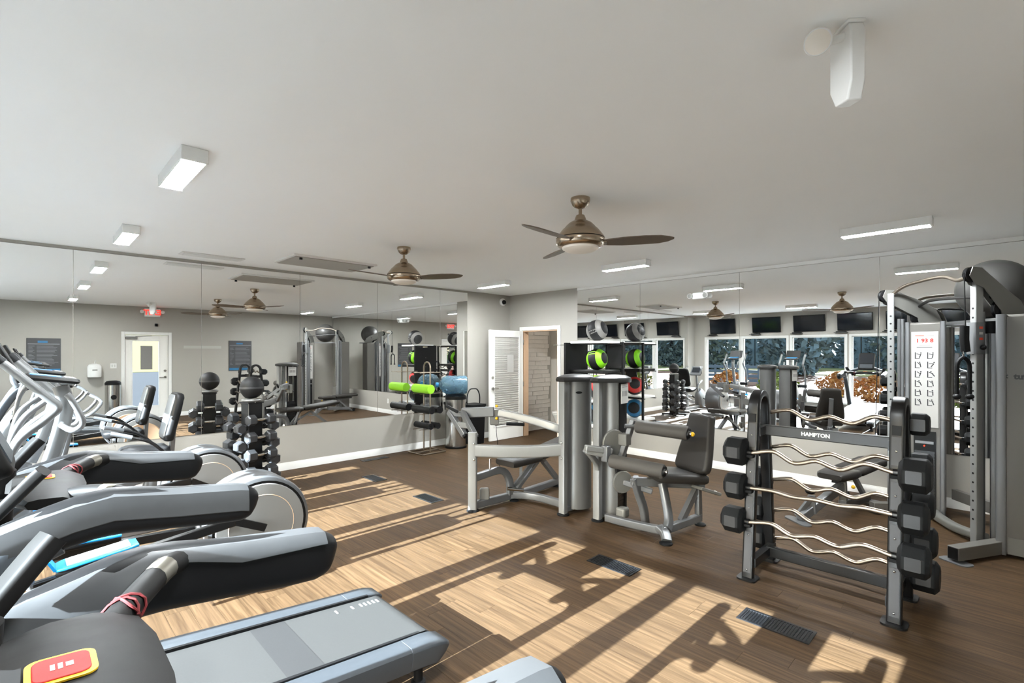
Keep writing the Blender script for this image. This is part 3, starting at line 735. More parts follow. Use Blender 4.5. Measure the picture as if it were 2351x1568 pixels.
# ================================================================== TREADMILLS
def treadmill(label, yc):
    t = thing('treadmill', label, 'treadmill', (0.4, yc, 0))
    X = lambda x: x - 0.4
    SL = 0.095                                 # deck rises towards the front
    Z = lambda x: 0.205 + (1.5 - x) * SL       # top of the side rails
    # belt with its rollers
    m = MB(); hw = 0.25
    pts = [(X(-0.42), 0, Z(-0.42) - 0.055)] + [(X(x), 0, Z(x) - 0.012) for x in (-0.38, 0.3, 1.0, 1.41)] + [(X(1.44 + 0.035 * math.sin(R(a))), 0, Z(1.44) - 0.047 + 0.035 * math.cos(R(a))) for a in (10, 45, 90, 135, 170)] + [(X(1.40), 0, Z(1.4) - 0.083), (X(-0.4), 0, Z(-0.4) - 0.083)]
    m.sweep(pts, [(-hw, -0.002), (hw, -0.002), (hw, 0.002), (-hw, 0.002)], smooth=True)
    belt = m.build('belt', 'tread_belt', t)
    # woven darker band across the belt
    x0, x1 = 0.77, 0.93
    m = MB(); m._add([(X(x0), -hw, Z(x0) - 0.0094), (X(x1), -hw, Z(x1) - 0.0094), (X(x1), hw, Z(x1) - 0.0094), (X(x0), hw, Z(x0) - 0.0094)], [(0, 1, 2, 3)]); m.build('belt_band', 'tread_belt_band', belt)
    for i, x in enumerate((1.42, 1.395, 1.37, 1.345, 1.32, 1.27, 1.18)):
        MB().bar((X(x), 0.17, Z(x) - 0.0094), (X(x), 0.205, Z(x) - 0.0094), 0.008, 0.001).build('belt_mark', 'white_print', belt)
    # frame under the deck
    m = MB(); m.bar((X(-0.4), 0, Z(-0.4) - 0.1), (X(1.36), 0, Z(1.36) - 0.1), 0.5, 0.05); m.build('deck_frame', 'tread_dark', t)
    # side rails with end caps
    for s_ in (-1, 1):
        prof = [(-0.055, -0.10), (0.055, -0.10), (0.062, -0.05), (0.058, -0.012), (0.04, 0.0), (-0.05, 0.0), (-0.062, -0.008), (-0.062, -0.09)]
        if s_ < 0: prof = [(-a, b) for a, b in prof][::-1]
        m = MB(); m.sweep([(X(x), s_ * 0.33, Z(x)) for x in (-0.5, 0.2, 0.9, 1.28)], [(-a, b) for a, b in prof], smooth=False)
        rail = m.build('side_rail', 'tread_grey', t)
        m = MB(); m.sweep([(X(x), s_ * 0.33, Z(x) + dz) for x, dz in ((1.28, 0.0), (1.38, 0.001), (1.44, -0.003), (1.485, -0.014), (1.51, -0.035))], [(-a, b) for a, b in prof], smooth=True, scales=[1.01, 1.05, 1.06, 1.0, (0.86, 0.7)])
        m.build('end_cap', 'tread_grey', t, bevel=0.006)
        m = MB(); m.bar((X(-0.3), s_ * 0.262, Z(-0.3) - 0.004), (X(1.4), s_ * 0.262, Z(1.4) - 0.004), 0.016, 0.012); m.build('belt_guard', 'tread_dark', t)
        m = MB(); m.cyl((X(1.35), s_ * 0.33, 0.03), (X(1.35), s_ * 0.33, 0.13), 0.022); m.lathe([(0.035, 0), (0.035, 0.025), (0.02, 0.035)], (X(1.35), s_ * 0.33, 0)); m.build('rear_foot', 'black_rubber', t)
    # motor hood
    m = MB(); m.sweep([(X(-0.36), 0, 0.26), (X(-0.5), 0, 0.27), (X(-0.72), 0, 0.25), (X(-0.84), 0, 0.2)], rounded(0.8, 0.24, 0.06), scales=[(1, 0.9), 1.0, (1, 0.9), (0.92, 0.45)]); m.build('motor_hood', 'tread_grey', t)
    for s_ in (-1, 1):
        MB().lathe([(0.04, 0), (0.04, 0.03), (0.02, 0.16)], (X(-0.66), s_ * 0.28, 0)).build('front_foot', 'black_rubber', t)
    # uprights sweeping up into the arm rests
    for s_ in (-1, 1):
        y = s_ * 0.40
        path = smooth_path([(X(-0.47), s_ * 0.37, 0.22), (X(-0.34), s_ * 0.39, 0.55), (X(-0.19), y, 0.86), (X(-0.06), y, 1.02), (X(0.06), y, 1.08)], 5)
        m = MB(); m.sweep(path, rounded(0.075, 0.11, 0.03), up=(1, 0, 0.2)); m.build('upright', 'tread_grey', t)
        # arm rest: grey shell over a dark liner
        arm_pts = [(X(-0.07), y, 1.06), (X(-0.03), y, 1.08), (X(0.06), y, 1.105), (X(0.18), y, 1.125), (X(0.33), y, 1.105), (X(0.47), y, 1.085), (X(0.55), y, 1.075), (X(0.585), y, 1.07), (X(0.6), y, 1.066)]
        sc = [(0.5, 0.55), (0.85, 0.9), 1.0, (1.0, 1.08), (0.98, 1.0), (1.0, 0.98), (0.95, 0.93), (0.72, 0.7), (0.3, 0.3)]
        dark = rounded(0.076, 0.136, 0.035)
        m = MB(); m.sweep(smooth_path(arm_pts, 3), [(a * s_, b) for a, b in dark][::s_], scales=[sc[min(i // 3, 8)] if i % 3 == 0 else tuple(((sc[i // 3] if isinstance(sc[i // 3], tuple) else (sc[i // 3],) * 2)[k] * (3 - i % 3) + (sc[min(i // 3 + 1, 8)] if isinstance(sc[min(i // 3 + 1, 8)], tuple) else (sc[min(i // 3 + 1, 8)],) * 2)[k] * (i % 3)) / 3 for k in (0, 1)) for i in range(8 * 3 + 1)])
        m.build('arm_liner', 'tread_dark', t)
        # grey shell: covers the top and the outer flank
        shell_pts = [(X(-0.09), 1.12), (X(0.0), 1.152), (X(0.1), 1.178), (X(0.19), 1.19), (X(0.27), 1.178), (X(0.36), 1.164), (X(0.46), 1.152), (X(0.54), 1.142), (X(0.565), 1.136)]
        v = []; f = []
        for i, (x, zt) in enumerate(shell_pts):
            k = 0.8 if i == 0 else 1.0
            inner_drop = (0.11, 0.105, 0.085, 0.02, 0.028, 0.042, 0.036, 0.03, 0.026)[i]
            sec = [(-0.0425, zt - inner_drop), (-0.041, zt - 0.02 if inner_drop > 0.02 else zt - inner_drop * 0.5), (-0.026, zt), (0.018, zt + 0.003), (0.038, zt - 0.014), (0.0425, zt - 0.05), (0.0415, zt - 0.085), (0.039, zt - 0.088), (0.034, zt - 0.05), (0.028, zt - 0.02), (-0.02, zt - 0.01), (-0.036, zt - inner_drop)]
            v += [(x, y + s_ * a * k, b) for a, b in sec]
        q = 12
        for i in range(len(shell_pts) - 1):
            for j in range(q):
                a, b = i * q + j, i * q + (j + 1) % q; f.append((a, b, b + q, a + q))
        f.append(tuple(range(q))); f.append(tuple(range((len(shell_pts) - 1) * q, len(shell_pts) * q)))
        m = MB(); m._add(v, f, True); m.build('arm_shell', 'tread_arm', t)
        # hand grip between cross bar and arm
        gp = smooth_path([(X(0.1), s_ * 0.17, 1.145), (X(0.15), s_ * 0.24, 1.16), (X(0.205), s_ * 0.33, 1.165), (X(0.25), s_ * 0.395, 1.15)], 4)
        m = MB(); m.tube(gp, 0.024, 12); g = m.build('hand_grip', 'console_dark', t)
        m = MB(); m.tube([gp[6], gp[7], gp[8]], 0.0248, 12, caps=False); m.build('pulse_sensor', 'sensor_plate', g)
    # cross bar carrying the stop button
    m = MB(); prof = [(-0.10, -0.01), (-0.085, -0.035), (-0.02, -0.05), (0.07, -0.045), (0.1, -0.03), (0.1, -0.012), (0.06, 0.008), (-0.04, 0.014), (-0.085, 0.008)]
    m.sweep([(X(0.05), yy, zz) for yy, zz in ((-0.23, 1.15), (-0.17, 1.163), (-0.07, 1.17), (0.07, 1.17), (0.17, 1.163), (0.23, 1.15))], prof, up=(0, 0, 1), scales=[(0.55, 0.6), (0.9, 0.95), 1, 1, (0.9, 0.95), (0.55, 0.6)]); cb = m.build('cross_bar', 'console_dark', t)
    Mb = Matrix.Translation((X(0.034), 0.0, 1.1838)) @ Matrix.Rotation(R(-4), 4, 'Y') @ Matrix.Rotation(R(8), 4, 'Y')
    m = MB(); m.prism(rounded(0.074, 0.076, 0.016), 0.0025, Mb); m.build('stop_surround', 'yellow', cb)
    m = MB(); m.prism(rounded(0.06, 0.062, 0.012), 0.0045, Mb); m.build('stop_button', 'red_button', cb, bevel=0.001)
    m = MB()
    for a, b in (((-0.012, -0.008), (-0.007, 0.008)), ((-0.004, -0.008), (0.001, 0.008)), ((0.004, -0.006), (0.012, 0.006))): m.box((*a, 0.0045), (*b, 0.0051), Mb)
    m.build('stop_mark', 'paper_white', cb)
    # red lanyard looped round the far grip
    c = Vector((X(0.118), 0.195, 1.15)); ax = Vector((0.05, 0.07, 0.012)).normalized()
    s1 = ax.cross(Vector((0, 0, 1))).normalized(); s2 = s1.cross(ax)
    pts = []
    for i in range(34):
        a = 2 * PI * i / 14; pts.append(c + ax * (0.012 * math.sin(i * 0.7) + 0.0006 * i) + s1 * 0.0275 * math.cos(a) + s2 * 0.0275 * math.sin(a))
    pts += [c + s1 * 0.034 + s2 * -0.03, c + s1 * 0.038 + s2 * -0.09]
    m = MB(); m.tube(pts, 0.0024, 6); m.build('lanyard', 'red_cord', t)
    # console
    m = MB(); m.prism(rounded(0.42, 0.31, 0.05), 0.06, Matrix.Translation((X(-0.10), 0, 1.42)) @ Matrix.Rotation(R(68), 4, 'Y') @ Matrix.Translation((0, 0, -0.06))); m.build('console', 'console_dark', t, bevel=0.02, seg=3)
    Ms = Matrix.Translation((X(-0.10), 0, 1.42)) @ Matrix.Rotation(R(68), 4, 'Y')
    MB().box((-0.17, -0.13, 0.0), (0.06, 0.13, 0.004), Ms).build('display', 'display_glass', t)
    MB().box((0.08, -0.12, 0.0), (0.17, 0.12, 0.004), Ms).build('keypad', 'tread_grey', t)
    for s_ in (-1, 1):
        m = MB(); m.sweep([(X(-0.12), s_ * 0.31, 1.13), (X(-0.06), s_ * 0.32, 1.15), (X(0.02), s_ * 0.35, 1.25), (X(0.036), s_ * 0.355, 1.268)], rounded(0.06, 0.035, 0.012), up=(0, 0, 1)); m.build('side_wing', 'console_dark', t)
        m = MB(); m.lathe([(0.034, 1.08), (0.045, 1.09), (0.05, 1.18), (0.045, 1.185), (0.04, 1.11), (0.001, 1.105)], (X(-0.075), s_ * 0.24, 0)); m.build('cup_holder', 'console_dark', t)
        m = MB(); m.tube(smooth_path([(X(-0.1), s_ * 0.40, 1.05), (X(-0.15), s_ * 0.36, 1.15), (X(-0.16), s_ * 0.2, 1.22), (X(-0.16), s_ * 0.06, 1.28)], 4), 0.035, 10); m.build('console_neck', 'tread_grey', t)
    return t
treadmill('grey treadmill nearest the camera with a red stop button on its cross bar', 0.905)
treadmill('grey treadmill beyond the nearest one, its pale belt showing between the arm rests', 2.345)

# ================================================================== ELLIPTICALS
def elliptical(label, yc, swing):
    t = thing('elliptical', label, 'elliptical', (0.5, yc, 0))
    X = lambda x: x - 0.5
    # rear flywheel drum
    m = MB(); cx, cz, r = X(1.17), 0.41, 0.335
    Mx = frame((1, 0, 0), (0, 0, 1), (cx, 0.17, cz))      # local z -> -y
    m.lathe([(r - 0.028, -0.004), (r - 0.008, 0.004), (r, 0.03), (r, 0.31), (r - 0.008, 0.336), (r - 0.028, 0.344)], n=40, M=Mx)
    drum = m.build('flywheel_drum', 'ellip_silver', t)
    for z0, z1, nm in ((0.345, 0.35, 1), (-0.011, -0.006, -1)):
        MB().lathe([(r - 0.03, z0 - 0.002), (r - 0.03, z1 - 0.002), (0.001, z1 - 0.002)] if nm > 0 else [(0.001, z0), (r - 0.03, z0), (r - 0.03, z1 + 0.004)], n=40, M=Mx).build('groove_ring', 'black_plastic', drum)
        MB().lathe([(r - 0.045, z0), (r - 0.052, z1 + 0.006), (0.2, z1 + 0.012), (0.001, z1 + 0.014)] if nm > 0 else [(0.001, z0 - 0.012), (0.2, z0 - 0.01), (r - 0.052, z0 - 0.004), (r - 0.045, z0 + 0.004)], n=40, M=Mx).build('disc_cover', 'ellip_disc', drum)
        MB().lathe([(0.205, z0 + 0.012 if nm > 0 else z0 - 0.0115), (0.212, z1 + 0.013 if nm > 0 else z0 - 0.0125), (0.219, z0 + 0.011 if nm > 0 else z0 - 0.0105)], n=40, M=Mx).build('accent_ring', 'jamb_tan', drum)
    # chassis
    m = MB(); m.bar((X(-0.45), 0, 0.11), (X(1.0), 0, 0.11), 0.12, 0.09); m.build('chassis_beam', 'ellip_silver', t, bevel=0.012)
    for x, w in ((1.42, 0.56), (-0.45, 0.52)):
        MB().bar((X(x), -w / 2, 0.055), (X(x), w / 2, 0.055), 0.075, 0.06).build('stabiliser', 'ellip_silver', t, bevel=0.01)
        for s_ in (-1, 1): MB().lathe([(0.026, 0), (0.026, 0.018), (0.012, 0.03)], (X(x), s_ * (w / 2 - 0.04), 0)).build('foot', 'black_rubber', t)
    MB().bar((X(1.1), 0, 0.1), (X(1.42), 0, 0.07), 0.1, 0.07).build('rear_strut', 'ellip_silver', t)
    # front shroud and mast
    m = MB(); m.sweep(smooth_path([(X(-0.3), 0, 0.13), (X(-0.2), 0, 0.45), (X(-0.05), 0, 0.8)], 4), rounded(0.2, 0.3, 0.07), up=(1, 0, 0), scales=[1.1, 1.1, 1.0, 1.0, 0.9, 0.85, 0.8, 0.7, 0.6]); m.build('front_shroud', 'ellip_white', t)
    m = MB(); m.sweep(smooth_path([(X(0.02), 0, 0.78), (X(0.1), 0, 1.0), (X(0.16), 0, 1.28), (X(0.14), 0, 1.42)], 4), rounded(0.06, 0.075, 0.02), up=(1, 0, 0)); m.build('mast', 'ellip_white', t)
    # console
    M = Matrix.Translation((X(0.12), 0, 1.465)) @ Matrix.Rotation(R(9), 4, 'Y')
    m = MB(); m.box((-0.13, -0.15, -0.018), (0.10, 0.15, 0.012), M); con = m.build('console', 'console_dark', t, bevel=0.015)
    MB().box((-0.11, -0.12, 0.0122), (0.02, 0.12, 0.0145), M).build('display', 'poster_blue', con)
    MB().box((0.035, -0.12, 0.0122), (0.08, 0.12, 0.0145), M).build('keypad', 'ellip_white', con)
    MB().box((-0.01, -0.16, 0), (0.01, 0.16, 0.2), Matrix.Translation((X(-0.03), 0, 1.485)) @ Matrix.Rotation(R(-25), 4, 'Y')).build('reading_rack', 'console_dark', t, bevel=0.006)
    # fixed handles
    for s_ in (-1, 1):
        m = MB(); m.tube(smooth_path([(X(0.14), s_ * 0.04, 1.20), (X(0.19), s_ * 0.1, 1.17), (X(0.23), s_ * 0.13, 1.22), (X(0.18), s_ * 0.14, 1.35), (X(0.16), s_ * 0.14, 1.38)], 5), 0.016, 10); h_ = m.build('fixed_handle', 'ellip_white', t)
    # moving arms and pedal links
    for s_ in (-1, 1):
        k = swing * s_; y = s_ * 0.26
        p = smooth_path([(X(-0.1 + k * 0.5), y, 1.6), (X(-0.03 + k * 0.4), y, 1.52), (X(0.09 + k * 0.3), y, 1.38), (X(0.135 + k * 0.3), y, 1.32), (X(0.09 + k * 0.3), y, 1.26), (X(-0.02 + k * 0.25), y, 1.15), (X(-0.08), y, 0.98), (X(-0.1), y, 0.78), (X(-0.06 - k * 0.6), y, 0.55), (X(-0.03 - k), y, 0.38)], 5)
        m = MB(); m.tube(p, 0.021, 12); arm = m.build('swing_arm', 'ellip_white', t)
        m = MB(); m.tube(p[:4], 0.0245, 12); m.build('arm_grip', 'black_rubber', arm)
        MB().cyl((X(-0.1), s_ * 0.1, 0.78), (X(-0.1), s_ * 0.29, 0.78), 0.04).build('arm_pivot', 'black_plastic', t)
        # pedal link: from the swing arm foot, under the foot plate, to the crank
        zb = 0.42 + 0.06 * (1 if s_ * swing < 0 else -1)
        a = Vector((X(-0.03 - k), y, 0.38)); b = Vector((X(1.0 + k * 0.4), s_ * 0.25, 0.50 if s_ < 0 else 0.34))
        m = MB(); m.bar(a, b, 0.04, 0.06); m.build('pedal_link', 'black_metal', t, bevel=0.008)
        m = MB(); m.bar(b, (X(1.17), s_ * 0.25, 0.41), 0.02, 0.05); m.build('crank', 'black_metal', t)
        f0 = a.lerp(b, 0.1); f1 = a.lerp(b, 0.47)
        d = (f1 - f0).normalized(); up = Vector((0, 1, 0)).cross(d) * -1
        if up.z < 0: up = -up
        c0 = f0 + up * 0.05; c1 = f1 + up * 0.05
        m = MB(); m.sweep([c0, c0.lerp(c1, 0.15), c0.lerp(c1, 0.85), c1], rounded(0.155, 0.04, 0.016), scales=[(0.7, 0.8), 1, 1, (0.75, 0.8)], up=up); fp = m.build('foot_plate', 'black_plastic', t)
        m = MB(); m.sweep([c0 + up * 0.018, c0.lerp(c1, 0.12) + up * 0.02, c0.lerp(c1, 0.88) + up * 0.02, c1 + up * 0.018], rounded(0.166, 0.014, 0.006), scales=[(0.75, 1), 1, 1, (0.78, 1)], up=up); m.build('blue_edge', 'blue_trim', fp)
        m = MB(); m.bar(c0.lerp(c1, 0.13) + up * 0.029, c0.lerp(c1, 0.9) + up * 0.029, 0.12, 0.008, up=up); m.build('tread_pad', 'ellip_tread', fp)
        m = MB(); m.bar(c0 + up * 0.02, c0 + up * 0.075 - d * 0.02, 0.13, 0.012); m.build('toe_guard', 'blue_trim', fp)
    return t
elliptical('white and silver elliptical next to the treadmills, its round drum before the dumbbell tree', 3.85, 0.05)
elliptical('white and silver elliptical farther off, between the other elliptical and the recumbent bike', 5.25, -0.05)

# ================================================================== RECUMBENT BIKE
t = thing('recumbent_bike', 'recumbent bike with a tall silver and black backrest near the left mirror', 'exercise bike', (0.6, 6.2, 0))
X = lambda x: x - 0.6
MB().bar((X(-0.1), 0, 0.1), (X(1.25), 0, 0.1), 0.12, 0.08).build('base_beam', 'ellip_silver', t, bevel=0.012)
for x in (-0.1, 1.25): MB().bar((X(x), -0.27, 0.045), (X(x), 0.27, 0.045), 0.08, 0.06).build('stabiliser', 'ellip_silver', t, bevel=0.01)
m = MB(); m.sweep(smooth_path([(X(-0.02), 0, 0.12), (X(0.06), 0, 0.35), (X(0.16), 0, 0.55)], 4), rounded(0.2, 0.42, 0.09), up=(1, 0, 0), scales=[1, 1.1, 1.1, 1.05, 1, 0.95, 0.85, 0.7, 0.5]); m.build('crank_housing', 'ellip_white', t)
for s_ in (-1, 1):
    MB().bar((X(0.12), s_ * 0.13, 0.33), (X(0.12 + s_ * 0.14), s_ * 0.15, 0.33 + s_ * 0.06), 0.018, 0.032).build('crank', 'black_metal', t)
    MB().cbox((X(0.12 + s_ * 0.14), s_ * 0.21, 0.33 + s_ * 0.06), (0.11, 0.1, 0.03)).build('pedal', 'black_plastic', t, bevel=0.006)
m = MB(); m.tube(smooth_path([(X(0.2), 0, 0.45), (X(0.27), 0, 0.8), (X(0.3), 0, 1.0)], 4), 0.03, 12); m.build('console_post', 'ellip_white', t)
M = Matrix.Translation((X(0.3), 0, 1.1)) @ Matrix.Rotation(R(58), 4, 'Y')
con = MB().box((-0.14, -0.15, -0.03), (0.14, 0.15, 0.02), M).build('console', 'ellip_silver', t, bevel=0.015)
MB().box((-0.1, -0.11, 0.0205), (0.06, 0.11, 0.023), M).build('display', 'display_glass', con)
m = MB(); m.tube(smooth_path([(X(0.3), -0.06, 1.0), (X(0.42), -0.2, 1.04), (X(0.5), -0.22, 1.15), (X(0.42), -0.18, 1.22)], 5), 0.014, 8); m.build('front_handle', 'ellip_silver', t)
m = MB(); m.tube(smooth_path([(X(0.3), 0.06, 1.0), (X(0.42), 0.2, 1.04), (X(0.5), 0.22, 1.15), (X(0.42), 0.18, 1.22)], 5), 0.014, 8); m.build('front_handle', 'ellip_silver', t)
MB().bar((X(0.5), 0, 0.24), (X(1.2), 0, 0.44), 0.1, 0.07).build('seat_rail', 'ellip_silver', t, bevel=0.01)
m = MB(); m.sweep(smooth_path([(X(0.9), 0, 0.12), (X(0.95), 0, 0.4), (X(1.0), 0, 0.56)], 4), rounded(0.1, 0.16, 0.03), up=(1, 0, 0)); m.build('seat_post', 'ellip_white', t)
m = MB(); m.sweep(smooth_path([(X(0.66), 0, 0.6), (X(0.76), 0, 0.62), (X(0.95), 0, 0.6), (X(1.05), 0, 0.62)], 4), rounded(0.4, 0.09, 0.035), scales=[(0.55, 0.6), (0.75, 0.9), (0.85, 1), (0.95, 1), 1, 1, 1, 1, 1, 1, (0.98, 1), (0.95, 0.9), (0.85, 0.7)]); m.build('seat_cushion', 'pad_black', t)
bp_ = smooth_path([(X(1.04), 0, 0.70), (X(1.05), 0, 0.78), (X(1.09), 0, 0.95), (X(1.13), 0, 1.12), (X(1.145), 0, 1.19)], 4)
sc_ = [(0.6, 0.6), (0.8, 0.9), (0.92, 1), (0.97, 1), 1, 1, 1, 1, 1, 1, 0.98, 0.95, 0.92, (0.86, 1), (0.8, 0.9), (0.72, 0.8), (0.5, 0.5)]
m = MB(); m.sweep(bp_, rounded(0.38, 0.085, 0.04), scales=sc_, up=(1, 0, 0.1)); m.build('backrest', 'pad_black', t)
m = MB(); m.sweep([p + Vector((-0.028, 0, 0.004)) for p in bp_[2:-2]], rounded(0.28, 0.05, 0.022), scales=[(0.7, 0.7)] + [(0.95, 1)] * 11 + [(0.7, 0.7)], up=(1, 0, 0.1)); m.build('back_cushion', 'seat_silver', t)
MB().bar((X(1.08), 0, 0.5), (X(1.1), 0, 0.8), 0.08, 0.04, up=(1, 0, 0)).build('back_bracket', 'ellip_silver', t)
for s_ in (-1, 1):
    m = MB(); m.tube(smooth_path([(X(1.05), s_ * 0.1, 0.56), (X(1.0), s_ * 0.27, 0.6), (X(0.86), s_ * 0.31, 0.74), (X(0.72), s_ * 0.3, 0.8), (X(0.6), s_ * 0.28, 0.84)], 5), 0.016, 8); sh_ = m.build('side_handle', 'black_metal', t)
    m = MB(); m.tube([(X(0.72), s_ * 0.3, 0.8), (X(0.6), s_ * 0.28, 0.84), (X(0.56), s_ * 0.275, 0.85)], 0.021, 10); m.build('handle_grip', 'seat_silver', sh_)

# ================================================================== WEIGHT MACHINES
def weight_tower(t, O, post, centre, face, zc):
    """selector tower: post, curved shroud with a slot on the face side (angle in degrees), stack, cap"""
    px, py = post[0] - O[0], post[1] - O[1]; cx, cy = centre[0] - O[0], centre[1] - O[1]
    MB().sweep([(px, py, 0.012), (px, py, zc - 0.02)], rounded(0.062, 0.075, 0.012), up=(0, 1, 0)).build('post', 'silver_bright', t)
    MB().lathe([(0.06, 0), (0.06, 0.012), (0.045, 0.02)], (px, py, 0)).build('floor_pad', 'black_rubber', t)
    r = 0.142; op = 52
    sh = MB(); prof = [(r, 0.045), (r, zc - 0.035), (r - 0.006, zc - 0.035), (r - 0.006, 0.045)]
    sh.lathe(prof, (cx, cy, 0), 40, a0=R(face + op), a1=R(face + 360 - op)); sh.build('shroud', 'shroud_grey', t)
    # weight stack: separate plates on two guide rods
    f = Vector((math.cos(R(face)), math.sin(R(face)), 0)); sd = Vector((-f.y, f.x, 0)); c = Vector((cx, cy, 0))
    M = Matrix((sd, f, Vector((0, 0, 1)))).transposed().to_4x4(); M.translation = c
    first = None
    for i in range(15):
        if first is None:
            first = MB().box((-0.085, -0.03, 0), (0.085, 0.065, 0.029), M).build('weight_plate', 'black_metal', t); first.location = (0, 0, 0.1)
        else:
            o = first.copy(); COL.objects.link(o); o.parent = t; o.location = (0, 0, 0.1 + 0.032 * i)
    for k in (-0.05, 0.05): MB().cyl(c + sd * k + f * 0.02 + Vector((0, 0, 0.05)), c + sd * k + f * 0.02 + Vector((0, 0, zc - 0.04)), 0.01, 10).build('guide_rod', 'chrome', t)
    MB().box((-0.1, -0.05, 0.05), (0.1, 0.09, 0.09), M).build('stack_base', 'black_metal', t)
    m = MB(); m.box((-0.083, 0.108, zc - 0.24), (0.083, 0.114, zc - 0.05), M); pl = m.build('placard', 'paper_white', t)
    for i in range(4):
        MB().box((-0.06 + i * 0.032, 0.1142, zc - 0.17), (-0.04 + i * 0.032, 0.115, zc - 0.12), M).build('exercise_figure', 'ink_grey', pl)
    MB().box((-0.06, 0.1142, zc - 0.085), (0.06, 0.115, zc - 0.078), M).build('placard_title', 'ink_grey', pl)
    # back leg
    b = c + Vector((px - cx, py - cy, 0)) * -0.75
    MB().cyl((b.x, b.y, 0.012), (b.x, b.y, 0.06), 0.022).build('back_foot', 'silver_paint', t)
    MB().bar((px, py, 0.05), (b.x, b.y, 0.05), 0.06, 0.04).build('tower_base', 'silver_paint', t)
    # dark swept cap over post and shroud
    d = Vector((px - cx, py - cy, 0)); L_ = d.length; d.normalize(); e = Vector((-d.y, d.x, 0))
    outline = []
    for i in range(25):
        a = PI / 2 + PI * i / 24; outline.append((math.cos(a) * 0.168, math.sin(a) * 0.165))
    outline += [(L_ * 0.6, -0.13), (L_ + 0.045, -0.05), (L_ + 0.06, 0), (L_ + 0.045, 0.05), (L_ * 0.6, 0.13)]
    Mc = Matrix((d, e, Vector((0, 0, 1)))).transposed().to_4x4(); Mc.translation = (cx, cy, zc - 0.035)
    v = []; n = len(outline); f_ = []
    for k, (sc, z) in enumerate(((1.0, 0.0), (1.03, 0.02), (0.98, 0.045), (0.7, 0.064), (0.3, 0.07))):
        v += [Mc @ Vector((a * sc, b_ * sc, z)) for a, b_ in outline]
    for k in range(4):
        for i in range(n): f_.append((k * n + i, k * n + (i + 1) % n, (k + 1) * n + (i + 1) % n, (k + 1) * n + i))
    f_.append(tuple(range(n - 1, -1, -1))); f_.append(tuple(range(4 * n, 5 * n)))
    MB()._add(v, f_, True).build('cap', 'cap_dark', t)

# ---- press machine
O = (3.80, 3.55)
t = thing('press_machine', 'silver seated press machine with an adjustable bench, left of the twin towers', 'weight machine', (*O, 0))
P = lambda x, y, z: (x - O[0], y - O[1], z)
weight_tower(t, O, (3.80, 3.13), (4.03, 3.13), 90, 1.36)
m = MB(); m.sphere((0, 0, 0), 1, 16, 8); 
lg = MB().prism([(0.034 * math.cos(2 * PI * i / 20), 0.012 * math.sin(2 * PI * i / 20)) for i in range(20)], 0.004, frame((0.82, -0.57, 0), (0, 0, 1), P(3.925, 3.03, 1.215))).build('maker_badge', 'black_plastic', t)
# outer post with the curved beam
MB().sweep([P(3.235, 3.852, 0.012), P(3.235, 3.852, 0.80)], rounded(0.06, 0.09, 0.014), up=(0.6, -0.78, 0)).build('outer_post', 'silver_bright', t)
MB().lathe([(0.062, 0), (0.062, 0.012), (0.045, 0.02)], P(3.235, 3.852, 0)).build('floor_pad', 'black_rubber', t)
m = MB(); m.sweep(smooth_path([P(3.25, 3.82, 0.62), P(3.42, 3.6, 0.618), P(3.62, 3.36, 0.625), P(3.80, 3.14, 0.65)], 5), rounded(0.06, 0.125, 0.018)); m.build('side_beam', 'silver_bright', t)
for p in (P(3.222, 3.815, 0.69), P(3.222, 3.815, 0.53), P(3.765, 3.122, 0.72), P(3.765, 3.122, 0.57)): MB().sphere(p, 0.013, 10, 6).build('bolt', 'chrome', t)
# base tubes
MB().bar(P(3.25, 3.85, 0.06), P(3.76, 3.82, 0.06), 0.06, 0.075).build('base_tube', 'silver_paint', t, bevel=0.01)
m = MB(); m.sweep(smooth_path([P(3.74, 3.82, 0.07), P(3.87, 3.68, 0.065), P(3.92, 3.5, 0.06), P(3.92, 3.2, 0.06)], 4), rounded(0.06, 0.075, 0.012)); m.build('base_tube', 'silver_paint', t)
MB().bar(P(3.78, 3.80, 0.06), P(4.6, 3.86, 0.06), 0.06, 0.075).build('base_tube', 'silver_paint', t, bevel=0.01)
for p in ((3.78, 3.80), (4.56, 3.86)): MB().lathe([(0.05, 0), (0.05, 0.012), (0.03, 0.025)], P(*p, 0)).build('floor_pad', 'black_rubber', t)
m = MB(); m.prism(rounded(0.1, 0.12, 0.02), 0.05, frame((0.8, -0.6, 0), (0, 0, 1), P(3.40, 3.86, 0.15))); m.build('wheel_guard', 'machine_grey', t, bevel=0.008)
# seat support arch
m = MB(); m.sweep(smooth_path([P(3.25, 3.845, 0.335), P(3.45, 3.84, 0.355), P(3.58, 3.83, 0.362), P(3.67, 3.82, 0.32), P(3.72, 3.81, 0.22), P(3.73, 3.81, 0.08)], 5), rounded(0.06, 0.075, 0.014)); m.build('seat_arch', 'silver_paint', t)
m = MB(); m.cyl(P(3.46, 3.84, 0.38), P(3.46, 3.84, 0.5), 0.012); m.build('seat_pin', 'chrome', t)
for a, b in ((P(3.74, 3.81, 0.12), P(4.02, 3.72, 0.42)), (P(3.86, 3.78, 0.14), P(3.93, 3.84, 0.42)), (P(3.76, 3.74, 0.14), P(4.2, 3.8, 0.40))):
    MB().bar(a, b, 0.03, 0.04).build('bench_strut', 'silver_paint', t)
MB().cyl(P(3.66, 3.78, 0.16), P(3.82, 3.70, 0.13), 0.02).build('crank_pin', 'chrome', t)
m = MB(); m.sweep([P(3.56, 3.72, 0.455), P(3.60, 3.72, 0.46), P(3.98, 3.74, 0.46), P(4.02, 3.74, 0.455)], rounded(0.30, 0.085, 0.035), scales=[(0.92, 0.7), 1, 1, (0.95, 0.8)]); m.build('seat_pad', 'pad_brown', t)
